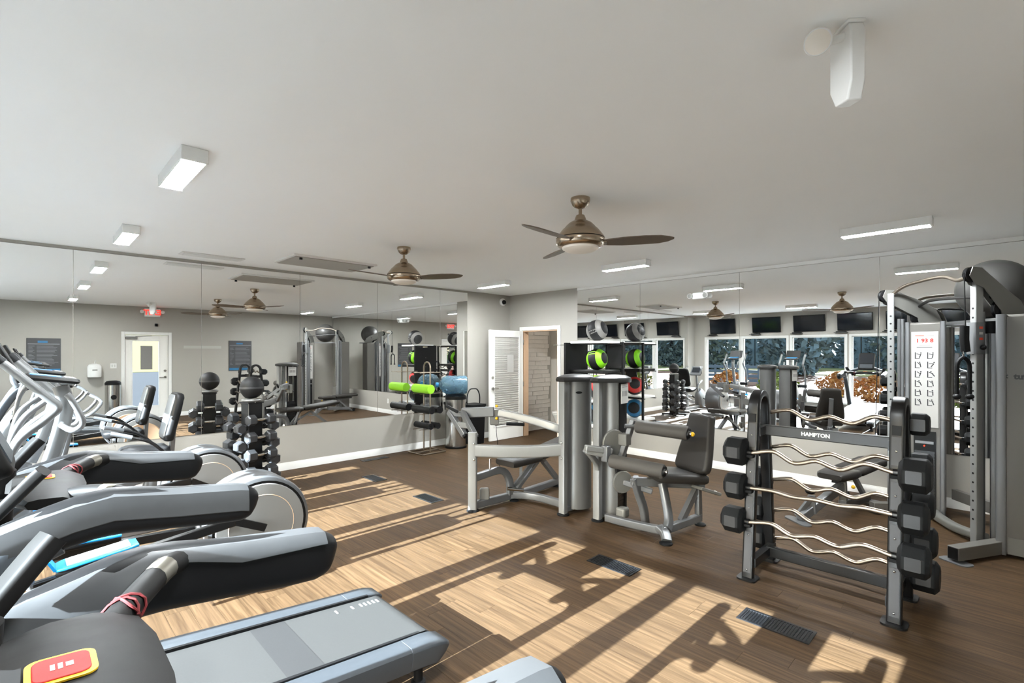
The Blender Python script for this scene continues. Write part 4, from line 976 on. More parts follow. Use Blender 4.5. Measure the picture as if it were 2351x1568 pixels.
m = MB(); m.sweep([P(4.05, 3.75, 0.46), P(4.1, 3.75, 0.47), P(4.72, 3.8, 0.55), P(4.76, 3.8, 0.55)], rounded(0.28, 0.085, 0.035), scales=[(0.92, 0.7), 1, 1, (0.85, 0.7)]); m.build('back_pad', 'pad_brown', t)
m = MB(); m.bar(P(4.2, 3.78, 0.4), P(4.58, 3.86, 0.08), 0.05, 0.05); m.build('rear_leg', 'silver_paint', t)
# press arm: pivots near the tower, reaches forward, carries two slanted handles
m = MB(); m.sweep(smooth_path([P(3.97, 3.2, 0.80), P(3.87, 3.30, 0.845), P(3.80, 3.55, 0.9), P(3.73, 3.78, 0.935), P(3.68, 3.93, 0.955)], 5), rounded(0.055, 0.085, 0.016)); m.build('press_arm', 'silver_bright', t)
m = MB(); m.prism(rounded(0.1, 0.17, 0.02), 0.07, frame((-0.7, 0.72, 0), (0, 0, 1), P(3.66, 3.99, 0.90))); m.build('adjuster_box', 'machine_grey', t, bevel=0.006)
for z in (1.03, 0.895): MB().sphere(P(3.655, 3.945, z), 0.017, 12, 8).build('pull_knob', 'yellow', t)
m = MB(); m.bar(P(3.66, 3.99, 0.965), P(3.44, 4.28, 0.945), 0.05, 0.11); m.build('arm_head', 'silver_paint', t, bevel=0.01)
hs = [(P(3.44, 4.27, 0.955), P(3.32, 3.90, 0.735)), (P(3.40, 4.46, 0.95), P(3.40, 4.18, 0.71))]
for a, b in hs:
    m = MB(); m.bar(a, b, 0.05, 0.065); hd = m.build('handle_bar', 'silver_paint', t, bevel=0.008)
    d = (Vector(b) - Vector(a)).normalized(); MB().cyl(Vector(b) - d * 0.01, Vector(b) + d * 0.02, 0.026).build('handle_end', 'black_rubber', hd)
MB().bar(P(3.44, 4.27, 0.93), P(3.40, 4.46, 0.93), 0.045, 0.06).build('handle_bridge', 'silver_paint', t, bevel=0.008)
MB().bar(P(3.375, 4.07, 0.83), P(3.40, 4.31, 0.82), 0.03, 0.06).build('handle_brace', 'silver_bright', t, bevel=0.006)
for a, b in ((P(3.38, 4.28, 0.96), P(3.32, 4.40, 1.02)), (P(3.72, 3.86, 0.84), P(3.86, 3.72, 0.83))): MB().cyl(a, b, 0.018).build('hand_grip', 'black_rubber', t)
MB().cyl(P(3.665, 3.97, 0.82), P(3.665, 3.9, 0.33), 0.003, 6).build('cable', 'black_plastic', t)

# ---- leg extension machine
O = (4.05, 2.4)
t = thing('leg_extension_machine', 'silver leg extension machine with brown padded backrest, right of the twin towers', 'weight machine', (*O, 0))
weight_tower(t, O, (3.905, 2.79), (4.13, 2.755), -80, 1.36)
m = MB(); m.sweep(smooth_path([P(3.92, 2.70, 0.05), P(3.91, 2.4, 0.06), P(3.89, 2.12, 0.085)], 4), rounded(0.055, 0.07, 0.012)); m.build('base_tube', 'silver_paint', t)
m = MB(); m.sweep(smooth_path([P(3.905, 2.15, 0.10), P(3.885, 2.08, 0.07), P(3.845, 2.04, 0.025)], 4), rounded(0.085, 0.05, 0.014)); m.build('front_foot', 'silver_paint', t)
MB().lathe([(0.055, 0), (0.055, 0.012), (0.03, 0.022)], P(3.838, 2.045, 0)).build('floor_pad', 'black_rubber', t)
MB().bar(P(3.90, 2.12, 0.075), P(4.49, 2.045, 0.075), 0.055, 0.07).build('cross_tube', 'silver_paint', t, bevel=0.01)
MB().lathe([(0.05, 0), (0.05, 0.012), (0.03, 0.022)], P(4.49, 2.045, 0)).build('floor_pad', 'black_rubber', t)
m = MB(); m.sweep(smooth_path([P(3.99, 2.44, 0.46), P(4.05, 2.43, 0.3), P(4.10, 2.41, 0.16), P(4.115, 2.40, 0.02)], 4), rounded(0.055, 0.085, 0.016), up=(1, 0, 0)); m.build('rear_leg', 'silver_paint', t)
MB().lathe([(0.05, 0), (0.05, 0.012), (0.03, 0.022)], P(4.118, 2.40, 0)).build('floor_pad', 'black_rubber', t)
m = MB(); m.sweep(smooth_path([P(4.12, 2.23, 0.42), P(4.09, 2.18, 0.28), P(4.03, 2.12, 0.14), P(3.96, 2.10, 0.08)], 4), rounded(0.055, 0.085, 0.016), up=(1, 0, 0)); m.build('front_leg', 'silver_paint', t)
m = MB(); m.sweep([P(4.47, 2.05, 0.07), P(4.47, 2.06, 0.42)], rounded(0.05, 0.07, 0.012), up=(1, 0, 0)); m.build('seat_leg', 'silver_paint', t)
MB().bar(P(4.46, 2.06, 0.36), P(4.22, 2.10, 0.09), 0.045, 0.06).build('diagonal_brace', 'silver_paint', t)
MB().bar(P(3.97, 2.46, 0.43), P(4.52, 2.02, 0.38), 0.055, 0.08).build('seat_beam', 'silver_paint', t, bevel=0.01)
m = MB(); m.sweep([P(4.05, 2.30, 0.50), P(4.09, 2.27, 0.505), P(4.40, 2.05, 0.475), P(4.43, 2.03, 0.47)], rounded(0.36, 0.09, 0.035), scales=[(0.9, 0.7), 1, 1, (0.9, 0.8)]); m.build('seat_pad', 'pad_brown', t)
bp_ = smooth_path([P(4.36, 2.075, 0.51), P(4.39, 2.065, 0.60), P(4.44, 2.045, 0.80), P(4.485, 2.03, 0.98), P(4.495, 2.025, 1.04)], 4)
sc_ = [(0.55, 0.6), (0.8, 0.9), (0.95, 1), 1, 1, (0.98, 1), (0.95, 1), (0.9, 1), (0.85, 1), (0.8, 1), (0.76, 1), (0.72, 1), (0.7, 1), (0.69, 1), (0.68, 0.95), (0.64, 0.85), (0.5, 0.5)]
m = MB(); m.sweep(bp_, rounded(0.40, 0.09, 0.04), scales=sc_, up=(1, -0.35, 0.1)); m.build('back_pad', 'pad_brown', t)
m = MB(); m.sweep([P(4.47, 2.05, 0.40), P(4.50, 2.03, 0.62), P(4.55, 2.01, 0.88)], rounded(0.06, 0.04, 0.01), up=(1, 0, 0)); m.build('back_bracket', 'silver_paint', t)
MB().sphere(P(4.56, 1.93, 0.31), 0.022, 12, 8).build('adjust_knob', 'chrome', t)
MB().bar(P(4.36, 2.02, 0.385), P(4.62, 1.95, 0.29), 0.12, 0.03).build('slide_plate', 'machine_grey', t, bevel=0.006)
# rollers
for nm, a, b, r in (('upper_roller', P(4.06, 2.46, 0.925), P(4.13, 1.99, 0.905), 0.062), ('lower_roller', P(3.80, 2.57, 0.625), P(3.87, 2.08, 0.60), 0.062)):
    a, b = Vector(a), Vector(b); d = (b - a).normalized()
    m = MB(); m.tube([a, a + d * 0.015, b - d * 0.015, b], r, 20, scales=[0.9, 1, 1, 0.9]); rl = m.build(nm, 'foam_grey', t)
    MB().cyl(b, b + d * 0.012, r * 0.72).build('roller_cap', 'black_plastic', rl)
    MB().cyl(b + d * 0.01, b + d * 0.03, r * 0.3).build('axle_end', 'chrome', rl)
MB().sphere(P(4.14, 1.955, 0.90), 0.02, 12, 8).build('pull_knob', 'yellow', t)
MB().cyl(P(3.97, 2.53, 0.93), P(4.07, 2.44, 0.925), 0.02).build('roller_axle', 'silver_paint', t)
# pivot arm with cam
m = MB(); m.bar(P(3.63, 2.73, 0.745), P(3.86, 2.60, 0.70), 0.06, 0.055); m.build('lever_arm', 'silver_bright', t, bevel=0.01)
m = MB(); m.bar(P(3.65, 2.745, 0.71), P(3.84, 2.61, 0.655), 0.05, 0.045); m.build('lever_arm', 'silver_bright', t, bevel=0.01)
MB().cbox(P(3.80, 2.62, 0.685), (0.07, 0.07, 0.15)).build('pivot_block', 'silver_paint', t, bevel=0.01)
m = MB(); m.sweep(smooth_path([P(3.66, 2.75, 0.72), P(3.74, 2.75, 0.66), P(3.86, 2.77, 0.56), P(3.89, 2.78, 0.5)], 4), rounded(0.05, 0.05, 0.012)); m.build('gusset', 'silver_bright', t)
m = MB(); m.lathe([(0.115, -0.012), (0.12, -0.008), (0.12, 0.008), (0.115, 0.012)], (0, 0, 0), 28, frame((0.9, -0.43, 0), (0, 0, 1), P(3.93, 2.62, 0.77))); m.build('cam', 'machine_grey', t)
m = MB(); m.bar(P(3.97, 2.58, 0.60), P(4.07, 2.50, 0.98), 0.05, 0.06, up=(1, 0, 0)); m.build('swing_lever', 'silver_paint', t, bevel=0.008)
MB().cbox(P(4.00, 2.55, 0.80), (0.09, 0.09, 0.11)).build('adjuster_box', 'machine_grey', t, bevel=0.008)
m = MB(); m.lathe([(0.1, -0.015), (0.105, 0.0), (0.1, 0.015)], (0, 0, 0), 28, frame((0.9, -0.43, 0), (0, 0, 1), P(3.98, 2.56, 0.40))); m.build('pulley', 'machine_grey', t)
MB().bar(P(3.99, 2.56, 0.40), P(4.12, 2.33, 0.33), 0.05, 0.05).build('link_tube', 'silver_paint', t, bevel=0.008)
m = MB(); m.bar(P(3.95, 2.62, 0.62), P(3.97, 2.57, 0.30), 0.02, 0.045, up=(1, 0, 0)); m.build('cable_strap', 'black_plastic', t)
MB().cbox(P(3.98, 2.56, 0.12), (0.1, 0.1, 0.09)).build('ankle_block', 'machine_grey', t, bevel=0.02)

# ================================================================== BARBELL RACK
O = (3.90, 0.907)
t = thing('barbell_rack', 'black A-frame barbell rack holding fixed curl bars', 'barbell rack', (*O, 0))
P = lambda x, y, z: (x - O[0], y - O[1], z)
LEGX = lambda z: 3.672 + 0.125 * z / 1.2        # front leg
REARX = lambda z: 4.128 - 0.125 * z / 1.2
for y in (1.322, 0.489):
    path = [P(LEGX(0.012), y, 0.012), P(LEGX(0.6), y, 0.6), P(LEGX(1.15), y, 1.15)] + [(3.9 - O[0] - 0.103 * math.cos(R(a)), y - O[1], 1.20 + 0.112 * math.sin(R(a))) for a in (10, 30, 50, 70, 90, 110, 130, 150, 170)] + [P(REARX(1.15), y, 1.15), P(REARX(0.6), y, 0.6), P(REARX(0.012), y, 0.012)]
    m = MB(); m.sweep(path, rounded(0.075, 0.05, 0.01), up=(-1, 0, 0)); up = m.build('upright', 'black_metal', t)
    for x in (LEGX(0), REARX(0)):
        m = MB(); m.prism(rounded(0.13, 0.13, 0.03), 0.012, Matrix.Translation(P(x, y, 0))); m.build('foot_plate', 'black_metal', t)
    # grey wear plates between the saddles on the front leg and their studs
    for z0, z1 in ((0.05, 0.33), (0.42, 0.58), (0.67, 0.83), (0.93, 1.1)):
        a, b = P(LEGX(z0) - 0.0265, y, z0), P(LEGX(z1) - 0.0265, y, z1)
        m = MB(); m.bar(a, b, 0.048, 0.004, up=(-1, 0, 0)); m.build('face_plate', 'poster_dark', up)
        for z in ((z0 + 0.02, z1 - 0.02) if z1 - z0 > 0.2 else ((z0 + z1) / 2,)):
            MB().sphere(P(LEGX(z) - 0.029, y, z), 0.0075, 8, 6).build('stud', 'chrome', up)
    m = MB(); m.bar(P(LEGX(1.1) - 0.028, y, 1.11), P(LEGX(1.1) - 0.022, y, 1.17), 0.045, 0.012, up=(-1, 0, 0)); m.build('label_plate', 'black_plastic', up)
for z, xx in ((1.04, 3.92), (0.115, 4.0)):
    m = MB(); m.bar(P(xx, 1.30, z), P(xx, 0.51, z), 0.05, 0.075); cb = m.build('cross_tube', 'cap_dark' if z > 1 else 'black_metal', t, bevel=0.006)
    if z > 1: text_obj('HAMPTON', 0.036, 'white_print', cb, frame((0, -1, 0), (0, 0, 1), P(xx - 0.0255, 0.955, z)), bold=0.0016)
    for y in (1.30, 0.51): MB().bar(P(LEGX(z), y, z), P(REARX(z), y, z), 0.05, 0.06).build('side_strut', 'black_metal', t)
# saddles
FR = (0.893, 0.645, 0.407); RE = (1.155, 0.887, 0.63, 0.39, 0.165)
BARX_F = lambda z: LEGX(z) - 0.05; BARX_R = lambda z: REARX(z) + 0.05
for y in (1.322, 0.489):
    for z in FR: MB().cbox(P(BARX_F(z) + 0.006, y, z - 0.025), (0.055, 0.05, 0.022)).build('saddle', 'black_rubber', t, bevel=0.004)
    for z in RE: MB().cbox(P(BARX_R(z) - 0.006, y, z - 0.025), (0.055, 0.05, 0.022)).build('saddle', 'black_rubber', t, bevel=0.004)

def barbell(label, x, z, curl, dia, length):
    t = thing('fixed_barbell', label, 'barbell', (x, 0.905, z), group='fixed barbells on the rack')
    k = 0.028 * curl
    ctrl = [(0.47, 0), (0.40, 0), (0.30, 0.9 * k), (0.24, 0.8 * k), (0.15, -k), (0.09, -0.9 * k), (0, 0.15 * k), (-0.09, -0.9 * k), (-0.15, -k), (-0.24, 0.8 * k), (-0.30, 0.9 * k), (-0.40, 0), (-0.47, 0)]
    p = smooth_path([(0, y, zz) for y, zz in ctrl], 3)
    m = MB(); m.tube(p, 0.0145, 10, up=(1, 0, 0)); b = m.build('bar', 'chrome_warm', t)
    for s_ in (-1, 1):
        q = [Vector(v) for v in p if 0.13 < v[1] * s_ < 0.26]
        m = MB(); m.tube(q, 0.0155, 10, up=(1, 0, 0), caps=False); m.build('knurling', 'steel_knurl', b)
    for s_ in (-1, 1):
        r = dia / 2; M = frame((1, 0, 0), (0, 0, 1), (0, 0, 0)) @ Matrix.Rotation(R(22.5), 4, 'Z')
        y0 = s_ * 0.435; y1 = s_ * (0.435 + length)
        m = MB(); pr = []
        n = 8
        def ring(rad, y): return [(rad * math.cos(2 * PI * (i + 0.5) / n), y, rad * math.sin(2 * PI * (i + 0.5) / n)) for i in range(n)]
        e = s_ * 0.022
        v = ring(r * 0.7, y0) + ring(r, y0 + e) + ring(r, y1 - e) + ring(r * 0.72, y1)
        f = [tuple(range(n)), tuple(range(3 * n, 4 * n))]
        for kk in range(3):
            for i in range(n): f.append((kk * n + i, kk * n + (i + 1) % n, (kk + 1) * n + (i + 1) % n, (kk + 1) * n + i))
        m._add(v, f); hd = m.build('weight_head', 'hex_rubber', t, bevel=0.004)
        MB().cyl((0, y0 - s_ * 0.03, 0), (0, y0 + s_ * 0.005, 0), 0.02).build('collar', 'black_metal', hd)
        m = MB(); m.prism(rounded(0.075, 0.075, 0.006), 0.0012, frame((0, -1, 0), (0, 0, 1), (-r * math.cos(PI / n) , (y0 + y1) / 2, 0)) @ Matrix.Translation((0, 0, 0.0))); m.build('weight_label', 'cap_dark', hd)
    return t
fl_ = ['topmost on the front of the rack', 'middle one on the front of the rack, nearly straight', 'lowest on the front of the rack']
for i, z in enumerate(FR): barbell('fixed barbell with black octagonal heads, ' + fl_[i], BARX_F(z), z, (1.0, 0.25, 0.8)[i], (0.21, 0.195, 0.19)[i], (0.15, 0.14, 0.15)[i])
rl_ = ['topmost on the back of the rack', 'second from top on the back of the rack', 'third from top on the back of the rack', 'fourth from top on the back of the rack', 'lowest on the back of the rack']
for i, z in enumerate(RE): barbell('fixed curl bar with black octagonal heads, ' + rl_[i], BARX_R(z), z, 1.0, (0.15, 0.17, 0.18, 0.20, 0.21)[i], (0.11, 0.12, 0.13, 0.14, 0.15)[i])

# ================================================================== CABLE TRAINER
O = (6.0, 0.3)
P = lambda x, y, z: (x - O[0], y - O[1], z)
t = thing('cable_trainer', 'grey dual-tower cable trainer in the right corner, rope handle hanging from its column', 'cable machine', (*O, 0))
# right tower faces +y, left tower faces -x
def tower(x0, x1, y0, y1):
    m = MB(); m.box(P(x0, y0, 0.02), P(x1, y1, 1.915)); return m.build('tower', 'tower_grey', t, bevel=0.02)
rt = tower(5.50, 5.84, -0.36, 0.06); lt = tower(6.31, 6.56, 0.455, 0.745)
MB().sweep([P(5.497, 0.058, 0.02), P(5.497, 0.058, 1.917)], rounded(0.04, 0.06, 0.012), up=(0, 1, 0)).build('edge_trim', 'silver_paint', rt)
MB().sweep([P(6.305, 0.735, 0.02), P(6.305, 0.735, 1.917)], rounded(0.04, 0.04, 0.01), up=(0, 1, 0)).build('edge_trim', 'silver_paint', lt)
MB().sweep([P(6.305, 0.465, 0.02), P(6.305, 0.465, 1.917)], rounded(0.04, 0.04, 0.01), up=(0, 1, 0)).build('edge_trim', 'silver_paint', lt)
MB().box(P(5.493, -0.34, 0.03), P(5.4995, 0.02, 0.16)).build('kick_plate', 'machine_grey', rt)
# placards with exercise figures
def placard(par, M, w, h):
    m = MB(); m.box((-w / 2, 0, 0), (w / 2, h, 0.003), M); pl = m.build('placard', 'paper_white', par)
    mk = lambda a, b, mat_, nm: MB().box((a[0], a[1], 0.003), (b[0], b[1], 0.0036), M).build(nm, mat_, pl)
    mk((-w * 0.36, h - 0.045), (-w * 0.02, h - 0.037), 'orange_red', 'title_line'); mk((0.0, h - 0.044), (w * 0.34, h - 0.039), 'ink_grey', 'title_line')
    # red figures under the title
    text_obj('1 93 8', 0.052, 'ink_red', pl, M @ Matrix.Translation((0.0, h - 0.09, 0.0034)), bold=0.002, name='red_print')
    mk((-w * 0.2, h - 0.135), (w * 0.2, h - 0.13), 'ink_grey', 'subtitle'); mk((-w * 0.3, h - 0.158), (w * 0.28, h - 0.152), 'ink', 'subtitle')
    rr_ = random.Random(3)
    first = None
    for r_ in range(6):
        for c_ in range(2):
            x = (-0.24 + 0.46 * c_) * w; y = h - 0.235 - r_ * 0.092
            # a little pictogram: frame post, body and arm
            a = rr_.uniform(-0.6, 0.6); b = rr_.uniform(-0.9, 0.2)
            m = MB(); m.box((x - 0.026, y - 0.03, 0.003), (x - 0.018, y + 0.032, 0.0036), M)
            m.box((x - 0.026, y - 0.034, 0.003), (x + 0.012, y - 0.027, 0.0036), M)
            Mi = M @ Matrix.Translation((x + 0.016, y, 0.003)) @ Matrix.Rotation(a, 4, 'Z'); m.box((-0.004, -0.024, 0), (0.004, 0.016, 0.0007), Mi)
            Mj = M @ Matrix.Translation((x + 0.004, y + 0.012, 0.003)) @ Matrix.Rotation(b, 4, 'Z'); m.box((-0.018, -0.003, 0), (0.016, 0.003, 0.0007), Mj)
            m.prism([(0.0065 * math.cos(2 * PI * i / 8), 0.0065 * math.sin(2 * PI * i / 8)) for i in range(8)], 0.0007, M @ Matrix.Translation((x + 0.014 - a * 0.02, y + 0.024, 0.003)))
            tag(m.build('pictograms', 'ink', pl), kind='stuff')
placard(lt, frame((0, -1, 0), (0, 0, 1), P(6.303, 0.60, 0.88)), 0.205, 0.94)
placard(rt, frame((-1, 0, 0), (0, 0, 1), P(5.68, 0.066, 0.88)), 0.205, 0.94)
# weight stacks glimpsed under the placards
for par, M in ((lt, frame((0, -1, 0), (0, 0, 1), P(6.302, 0.60, 0.10))), (rt, frame((-1, 0, 0), (0, 0, 1), P(5.68, 0.067, 0.10)))):
    MB().box((-0.085, 0, 0), (0.085, 0.74, 0.002), M).build('stack_window', 'black_plastic', par)
    first = None
    for i in range(18):
        if first is None: first = MB().box((-0.075, 0.012, 0.002), (0.075, 0.036, 0.008), M).build('weight_plate', 'black_metal', par)
        else:
            o = first.copy(); COL.objects.link(o); o.parent = par; o.location = (0, 0, 0.03 * i)
    MB().box((-0.07, 0.62, 0.004), (0.07, 0.645, 0.03), M).build('selector_head', 'silver_paint', par)
    MB().cyl(M @ Vector((0, 0.6, 0.0)), M @ Vector((0, 0.6, 0.045)), 0.008, 10).build('selector_pin', 'orange_red', par)
# upright columns with peg holes, arms, carriage
def column(x, y, up, top=2.2):
    m = MB(); m.sweep([P(x, y, 0.05), P(x, y, top)], rounded(0.055, 0.065, 0.008), up=up); c_ = m.build('column', 'silver_bright', t)
    f = Vector(up).normalized()
    hole = None
    for i in range(24):
        z = 0.25 + i * 0.075
        if hole is None:
            p0 = Vector(P(x, y, 0)) + f * 0.0322; hole = MB().cyl(p0, p0 + f * 0.001, 0.0085, 10).build('peg_hole', 'black_plastic', c_); hole.location = (0, 0, z)
        else:
            o = hole.copy(); COL.objects.link(o); o.parent = c_; o.location = (0, 0, z)
    return c_
cr = column(5.55, 0.20, (-0.75, 0.66, 0)); cl = column(6.14, 0.845, (-0.8, -0.1, 0))
MB().cyl(P(5.62, 0.165, 0.05), P(5.62, 0.165, 1.95), 0.014, 12).build('guide_rod', 'silver_paint', t); MB().cyl(P(6.22, 0.79, 0.05), P(6.22, 0.79, 1.95), 0.014, 12).build('guide_rod', 'silver_paint', t)
MB().sweep([P(5.66, 0.10, 0.05), P(5.66, 0.10, 1.83)], rounded(0.05, 0.07, 0.01), up=(1, 0, 0)).build('inner_post', 'silver_paint', t)
MB().sweep([P(6.27, 0.78, 0.05), P(6.27, 0.78, 1.95)], rounded(0.05, 0.05, 0.01), up=(1, 0, 0)).build('inner_post', 'silver_paint', t)
def top_arm(base, tip, side):
    """pair of grey plates rising from the tower top to the pulley above the column"""
    b, e = Vector(base), Vector(tip); d = Vector((e.x - b.x, e.y - b.y, 0)); L_ = d.length; d.normalize(); n = Vector((-d.y, d.x, 0))
    dz = e.z - b.z
    poly = [(-0.10, -0.02), (0.14, -0.02), (0.16, 0.06), (L_ - 0.1, dz - 0.13), (L_ - 0.02, dz - 0.10), (L_ + 0.03, dz - 0.03), (L_, dz + 0.04), (L_ - 0.08, dz + 0.035), (0.08, 0.21), (-0.02, 0.14)]
    for k in (-0.03, 0.022):
        M = Matrix((d, Vector((0, 0, 1)), n)).transposed().to_4x4(); M.translation = b + n * k
        m = MB(); m.prism(poly, 0.008, M); m.build('arm_plate', 'machine_grey', t, bevel=0.002)
    c_ = b + d * (L_ - 0.01) + Vector((0, 0, dz - 0.02))
    M = Matrix((d, Vector((0, 0, 1)), n)).transposed().to_4x4(); M.translation = c_
    m = MB(); m.lathe([(0.055, -0.018), (0.062, -0.014), (0.05, 0.0), (0.062, 0.014), (0.055, 0.018)], (0, 0, 0), 24, M); m.build('pulley', 'black_plastic', t)
    M2 = M.copy(); M2.translation = b + d * 0.13 + Vector((0, 0, 0.07)); m = MB(); m.lathe([(0.07, -0.018), (0.077, -0.014), (0.065, 0.0), (0.077, 0.014), (0.07, 0.018)], (0, 0, 0), 24, M2); m.build('pulley', 'black_plastic', t)
    MB().box((-0.06, -0.008, -0.002), (0.06, 0.008, 0.0), Matrix.Translation((0, 0, 0)) @ (Matrix((d * 0.78 + Vector((0, 0, 0.62)), Vector((0, 0, 0.78)) - d * 0.62, n)).transposed().to_4x4())).build('arm_slot_guide', 'chrome', t) if False else None
    return c_
cR = top_arm(P(5.80, -0.02, 1.90), P(5.48, 0.24, 2.27), 1)
cL = top_arm(P(6.46, 0.56, 1.90), P(6.13, 0.90, 2.20), -1)
# cables down from the pulleys
MB().cyl(cR + Vector((-0.045, 0.036, 0)), Vector(P(5.445, 0.262, 1.78)), 0.004, 6).build('cable', 'black_plastic', t)
MB().cyl(cL + Vector((-0.04, 0.04, 0)), Vector(P(6.06, 0.96, 0.7)), 0.004, 6).build('cable', 'black_plastic', t)
# pull-up bar bowed between the arms and a second, lower bar behind
m = MB(); m.tube(smooth_path([P(6.15, 0.86, 2.17), P(6.09, 0.74, 2.255), P(5.96, 0.585, 2.285), P(5.83, 0.43, 2.29), P(5.70, 0.33, 2.235), P(5.60, 0.28, 2.235), P(5.49, 0.23, 2.225)], 5), 0.016, 10); m.build('pull_up_bar', 'steel_knurl', t)
m = MB(); m.tube(smooth_path([P(6.40, 0.68, 2.05), P(6.2, 0.56, 2.11), P(5.9, 0.34, 2.1), P(5.66, 0.12, 2.07)], 5), 0.014, 10); m.build('rear_bar', 'cap_dark', t)
# carriage on the near column
m = MB(); m.sweep([P(5.545, 0.205, 1.60), P(5.545, 0.205, 1.86)], rounded(0.085, 0.09, 0.012), up=(-0.75, 0.66, 0)); ca = m.build('carriage', 'silver_paint', t)
Mx = frame((-0.66, -0.75, 0), (0, 0, 1), P(5.545 - 0.034, 0.205 + 0.030, 1.78)); Mx = frame((0.66, 0.75, 0), (0, 0, 1), P(5.545, 0.205, 1.78)) @ Matrix.Translation((0, 0, 0.0))
fn = Vector((0.75, -0.66, 0))
for dz, mm_ in ((0.045, 'orange_red'), (0.0, 'paper_white'), (-0.045, 'orange_red')):
    c0 = Vector(P(5.545, 0.205, 1.77 + dz)) + Vector((-0.66, -0.75, 0)) * 0.0432
    MB().bar(c0 - Vector((-0.75, 0.66, 0)) * 0.015, c0 + Vector((-0.75, 0.66, 0)) * 0.015, 0.002, 0.02).build('warning_label', mm_, ca)
MB().sphere(P(5.52, 0.16, 1.655), 0.022, 12, 8).build('pop_pin', 'black_plastic', ca)
m = MB(); m.sweep([P(5.46, 0.262, 1.62), P(5.45, 0.27, 1.72), P(5.452, 0.268, 1.83)], rounded(0.05, 0.06, 0.02), up=(-0.75, 0.66, 0)); m.build('swivel_pulley', 'black_plastic', ca)
m = MB(); m.cyl(P(5.63, 0.12, 1.77), P(5.63, 0.12, 1.87), 0.04); m.build('bumper', 'black_rubber', t)
# bases
m = MB(); m.bar(P(5.62, 0.02, 0.07), P(5.075, 0.315, 0.07), 0.08, 0.1); bs = m.build('base_tube', 'tower_grey', t, bevel=0.004)
m = MB(); m.prism(rounded(0.2, 0.12, 0.04), 0.008, Matrix.Translation(P(5.10, 0.30, 0)) @ Matrix.Rotation(R(60), 4, 'Z')); m.build('foot_plate', 'silver_paint', t)
MB().bar(P(5.073, 0.316, 0.07), P(5.070, 0.3177, 0.07), 0.066, 0.086).build('end_plug', 'black_plastic', bs)
m = MB(); m.bar(P(6.36, 0.60, 0.07), P(6.02, 0.98, 0.07), 0.08, 0.1); m.build('base_tube', 'tower_grey', t, bevel=0.004)
m = MB(); m.sweep(smooth_path([P(6.32, 0.53, 0.05), P(6.16, 0.48, 0.05), P(5.9, 0.34, 0.05), P(5.66, 0.16, 0.08)], 4), rounded(0.08, 0.07, 0.02)); m.build('floor_strut', 'machine_grey', t)
# shelf across the towers' tops
m = MB(); m.bar(P(5.70, -0.2, 1.90), P(6.62, 0.5, 1.90), 0.12, 0.03); m.build('top_shelf', 'silver_bright', t)
m = MB(); m.bar(P(5.78, -0.27, 0.2), P(6.60, 0.40, 0.2), 0.05, 0.1); m.build('rear_beam', 'tower_grey', t)
# maker's lettering on the right tower's side
text_obj('tuff', 0.062, 'cap_dark', rt, frame((0, -1, 0), (0, 0, 1), P(5.499, -0.055, 1.425)), bold=0.003)
MB().prism([(0, 0.016), (0.02, 0.0), (0, -0.016), (-0.006, -0.01), (0.006, 0), (-0.006, 0.01)], 0.001, frame((0, 1, 0), (0, 0, 1), P(5.4985, 0.022, 1.425))).build('maker_mark', 'cap_dark', rt)

# triceps rope hanging from the carriage (hooked on: a thing of its own)
t = thing('rope_handle', 'black braided rope handle hanging from the cable trainer', 'rope handle', (5.43, 0.275, 1.62))
m = MB(); m.tube([(0.0, 0, 0.0), (0.012, 0.005, -0.02), (0, 0, -0.045), (-0.012, -0.005, -0.02), (0, 0, 0.0)], 0.004, 6); m.build('clip', 'chrome', t)
e = Vector((0.712, -0.702, 0))
for s_ in (-1, 1):
    p = smooth_path([Vector((0, 0, -0.045)) , e * s_ * 0.03 + Vector((0, 0, -0.065)), e * s_ * 0.05 + Vector((0, 0, -0.11)), e * s_ * 0.052 + Vector((0, 0, -0.22)), e * s_ * 0.052 + Vector((0, 0, -0.345))], 6)
    m = MB(); m.tube(p, 0.014, 8, scales=[1 + 0.12 * (i % 2) for i in range(len(p))]); rp = m.build('rope', 'black_rubber', t)
    MB().sphere(e * s_ * 0.052 + Vector((0, 0, -0.365)), 0.03, 14, 10, (1, 1, 0.8)).build('rope_knob', 'black_plastic', rp)

# gym ball on the shelf
t = tag(MB().sphere((0, 0, 0), 0.265, 32, 20, (1, 1, 0.98)).build('gym_ball', 'gym_ball', None, loc=(6.13, 0.11, 2.175)), 'large grey gym ball resting on top of the cable trainer', 'exercise ball')

# ================================================================== ADJUSTABLE BENCH
O = (5.6, 1.2)
P = lambda x, y, z: (x - O[0], y - O[1], z)
t = thing('adjustable_bench', 'dark padded adjustable bench on a silver frame behind the barbell rack', 'bench', (*O, 0))
m = MB(); m.prism(rounded(0.10, 0.30, 0.045), 0.012, Matrix.Translation(P(5.24, 1.43, 0)) @ Matrix.Rotation(R(-38), 4, 'Z')); m.build('front_foot', 'silver_paint', t)
MB().bar(P(5.25, 1.42, 0.03), P(5.74, 1.175, 0.30), 0.07, 0.08).build('main_beam', 'silver_paint', t, bevel=0.008)
MB().bar(P(5.28, 1.45, 0.04), P(5.37, 1.35, 0.22), 0.035, 0.04).build('front_brace', 'silver_paint', t)
MB().bar(P(5.38, 1.34, 0.07), P(5.37, 1.35, 0.24), 0.06, 0.04, up=(1, 0, 0)).build('handle_post', 'silver_paint', t)
m = MB(); m.sphere(P(5.36, 1.355, 0.285), 0.045, 14, 10, (1.2, 1, 0.7)); m.build('carry_handle', 'black_rubber', t)
MB().bar(P(5.72, 1.17, 0.12), P(6.40, 1.08, 0.07), 0.07, 0.08).build('rear_beam', 'silver_paint', t, bevel=0.008)
